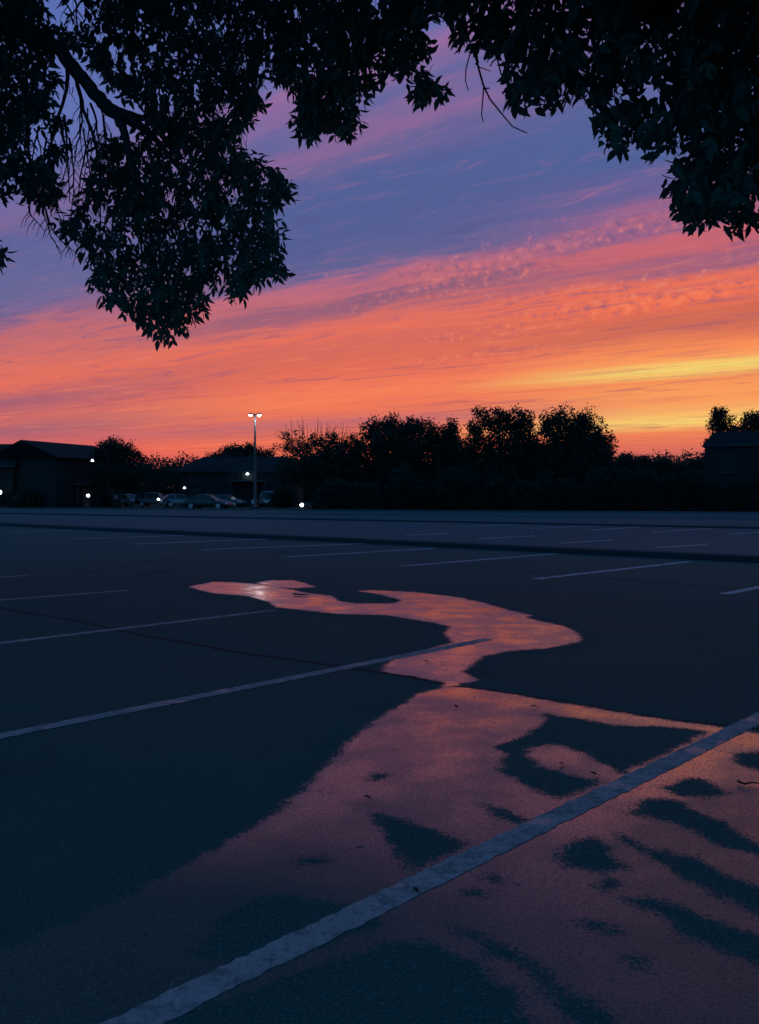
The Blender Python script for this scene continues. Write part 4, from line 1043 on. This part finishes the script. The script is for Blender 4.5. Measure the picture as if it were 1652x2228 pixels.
car('silver sport utility wagon parked below the small bollard lamp', 338, 1102.2, R(-6), grey, 'suv')
car('silver hatchback with pale bonnet poking out left of the black sedan', 392, 1103.5, R(24), silver, 'hatch')
car('black sedan nearest the kerb, larger than the other parked cars', 453, 1108.2, R(-14), black)
car('grey sedan parked half hidden behind the nearest black sedan', 492, 1103.0, R(-16), grey)
car('pale van seen end on, right of the dark litter bin', 592, 1102.5, R(84), white, 'van')

# litter bin with two pale reflectors
p = gnd(555, 1108.5)
bn_ = thing('litter_bin', 'dark upright litter bin with two pale reflective patches near the kerb', 'bin', p)
MB().lathe([(.30, 0), (.36, .05), (.40, .5), (.41, .78), (.38, .80), (.38, .86), (.30, .98), (.12, 1.06), (.02, 1.07)], 18).build('body', M['plastic'], bn_, True)
for sx in (-1, 1):
    MB().box(sx * .15 - .075, sx * .15 + .075, -.435, -.405, .60, .86).build('reflector', M['white'], bn_)
MB().lathe([(.43, .76), (.44, .80), (.43, .84)], 18).build('rim', M['metal'], bn_)

# ------------------------------------------------------------------ lamps
def glow(parent, loc, watts, r=.08, col=(.92, .96, 1)):
    l = bpy.data.lights.new('lamp_light', 'POINT'); l.energy = watts; l.shadow_soft_size = r; l.color = col
    o = bpy.data.objects.new('lamp_light', l); C.objects.link(o); o.parent = parent; o.location = loc
    return o
# tall twin-headed street lamp
ps = pt(555, 902, 78.0)
sl = thing('street_lamp', 'tall twin-headed street lamp with both heads lit', 'street lamp', (ps.x, ps.y, 0))
MB().tube([(0, 0, 0), (0, 0, .4), (0, 0, .42), (0, 0, 4.5), (0, 0, ps.z + .05)], [.24, .24, .13, .11, .085], 12).build('pole', M['metal'], sl, True)
MB().tube([(-.42, 0, ps.z - .02), (.42, 0, ps.z - .02)], .045, 8).build('arm', M['metal'], sl)
for sg in (-1, 1):
    hd = MB().loft([[(sg * .16, -.13, ps.z - .02), (sg * .16, .13, ps.z - .02), (sg * .16, .11, ps.z + .10), (sg * .16, -.11, ps.z + .10)],
                    [(sg * .4, -.2, ps.z - .02), (sg * .4, .2, ps.z - .02), (sg * .4, .16, ps.z + .12), (sg * .4, -.16, ps.z + .12)],
                    [(sg * .66, -.14, ps.z - .02), (sg * .66, .14, ps.z - .02), (sg * .64, .1, ps.z + .07), (sg * .64, -.1, ps.z + .07)]]).build('lamp_head', M['metal'], sl)
    gl = MB().lathe([(.18, 0), (.17, -.05), (.12, -.11), (.04, -.14)], 14, (sg * (.42 if sg < 0 else .40), 0, ps.z - .025)).build('lamp_glass', M['lamp'], hd, True)
    gl.scale = (1.0, 1, 1)
    glow(sl, (sg * .42, 0, ps.z - .26), 60 if sg > 0 else 35)

def globe_lamp(label, px, py, Y, r, watts, group=None):
    p_ = pt(px, py, Y)
    t = thing('lamp_post', label, 'lamp', (p_.x, p_.y, 0), 0, group)
    MB().lathe([(.12, 0), (.12, .06), (.05, .1), (.045, p_.z - r - .05), (.09, p_.z - r), (.09, p_.z - r + .03)], 12).build('post', M['metal'], t, True)
    prof = [(max(.01, r * math.sin(a)), p_.z - r * math.cos(a)) for a in [math.pi * i / 10 for i in range(1, 11)]]
    MB().lathe(prof, 14).build('globe', M['lamp'], t, True)
    MB().lathe([(r * .6, p_.z + r * .93), (r * .35, p_.z + r * 1.1), (.02, p_.z + r * 1.2)], 12).build('cap', M['metal'], t)
    glow(t, (0, -r - .15, p_.z), watts, .05)
    return t
globe_lamp('bright globe lamp half cut off by the left edge', -1, 1071, 92, .24, 5)
globe_lamp('bright globe lamp above the grey sedan', 192, 1078.5, 84, .15, 2.5)
globe_lamp('low bright globe lamp above the silver wagon', 345, 1086.5, 97, .14, 3)
def flood(label, px, py, Y):
    p_ = pt(px, py, Y)
    t = thing('flood_lamp', label, 'lamp', (p_.x, p_.y, 0))
    z = p_.z
    MB().box(-.06, .06, -.06, .06, -.02, max(.06, z - .13)).build('stake', M['metal'], t)
    h_ = MB().tube([(0, .16, z - .03), (0, 0, z), (0, -.1, z + .01)], [.08, .15, .19], 12).build('housing', M['metal'], t)
    MB().tube([(0, -.103, z + .01), (0, -.15, z + .015)], [.17, .12], 12).build('lamp_glass', M['lamp'], h_)
    glow(t, (0, -.4, z + .05), 3, .04)
flood('bright ground floodlight by the hedge, right of the pale van', 657, 1099, 80)
def wall_lamp(label, px, py, Y, soft=False, watts=5, s=1.0):
    p_ = pt(px, py, Y)
    t = thing('wall_lamp', label, 'lamp', p_)
    MB().box(-.05 * s, .05 * s, .0, .12, -.12 * s, .12 * s).build('bracket', M['metal'], t)
    MB().lathe([(.05 * s, .1 * s), (.15 * s, -.02 * s), (.19 * s, -.14 * s), (.14 * s, -.18 * s)], 12, (0, -.1, 0)).build('lamp_glass', M['lamp_soft'] if soft else M['lamp'], t)
    MB().lathe([(.02, .18 * s), (.07 * s, .14 * s), (.08 * s, .1 * s)], 12, (0, -.1, 0)).build('cap', M['metal'], t)
    glow(t, (0, -.4, -.25), watts, .05)
wall_lamp('lit balcony lamp on the hip-roofed building', 539, 1029.5, 102.7, True, 10, 1.15)
wall_lamp('tiny lit wall lamp at the eaves of the long-roofed building', 202, 1001, 91.0, True, 1, .9)
wall_lamp('tiny lit lamp low on the wall left of the hip-roofed building', 402, 1060.5, 100, True, 1, .9)
wall_lamp('tiny distant lamp left of the dark block building', 1490, 1074.5, 73, True, .5, .5)

# ------------------------------------------------------------------ litter on the wet asphalt
def twig_(label, pts_, r):
    P3 = [gnd(*p) + Vector((0, 0, .008 + r)) for p in pts_]
    mb = MB().tube(P3, [r * (1 - .5 * i / (len(P3) - 1)) for i in range(len(P3))], 6)
    tag(mb.build('twig', M['twig'], None, True), label, 'twig')
twig_('crooked dark twig on the wet asphalt at the right edge', [(1605, 1706), (1620, 1712), (1636, 1709), (1665, 1712)], .006)
twig_('short stick lying in the far end of the puddle', [(640, 1295), (655, 1296.5), (672, 1297)], .012)
def leaf_(label, px, py, s, rz_):
    o = bpy.data.objects.new('fallen_leaf', None)
    mb = MB()
    vs = [(0, -.5, 0), (-.16, -.28, .05), (-.24, 0, .08), (-.12, .3, .05), (0, .5, .1), (.12, .3, .06), (.22, 0, .09), (.15, -.28, .04), (0, 0, 0)]
    mb.add(vs, [(0, 1, 8), (1, 2, 8), (2, 3, 8), (3, 4, 8), (4, 5, 8), (5, 6, 8), (6, 7, 8), (7, 0, 8)])
    mb.tube([(0, -.5, 0), (.03, -.75, .03)], [.02, .015], 4)
    o = mb.build('fallen_leaf', M['dead_leaf'])
    p_ = gnd(px, py); o.location = (p_.x, p_.y, .012); o.scale = (s, s, s); o.rotation_euler = (R(8), R(-6), rz_)
    tag(o, label, 'leaf', 'fallen leaves on the wet asphalt')
for a in [('curled dead leaf just below the narrow neck of the puddle', 993, 1541, .05, .4), ('dead leaf near the upper right of the big wet patch', 1163, 1541, .06, 1.8), ('dead leaf on the tongue of wet asphalt beside the long white line', 1222, 1666, .05, 2.6),
          ('dead leaf against the white line below the wet tongue', 1292, 1688, .045, .9), ('dead leaf in the middle puddle left of the painted line end', 927, 1442, .06, 1.2), ('small dead leaf in the middle puddle, right of the other', 962, 1444, .05, 2.2),
          ('dead leaf stuck to the near white line', 905, 1943, .035, .5), ('dead leaf near the far rim of the puddle', 856, 1308, .09, 1.5), ('dead leaf on the outer bend of the far puddle', 1020, 1304, .09, .3),
          ('small dead leaf left of centre on the big wet patch', 800, 1740, .04, 1.0)]:
    leaf_(*a)
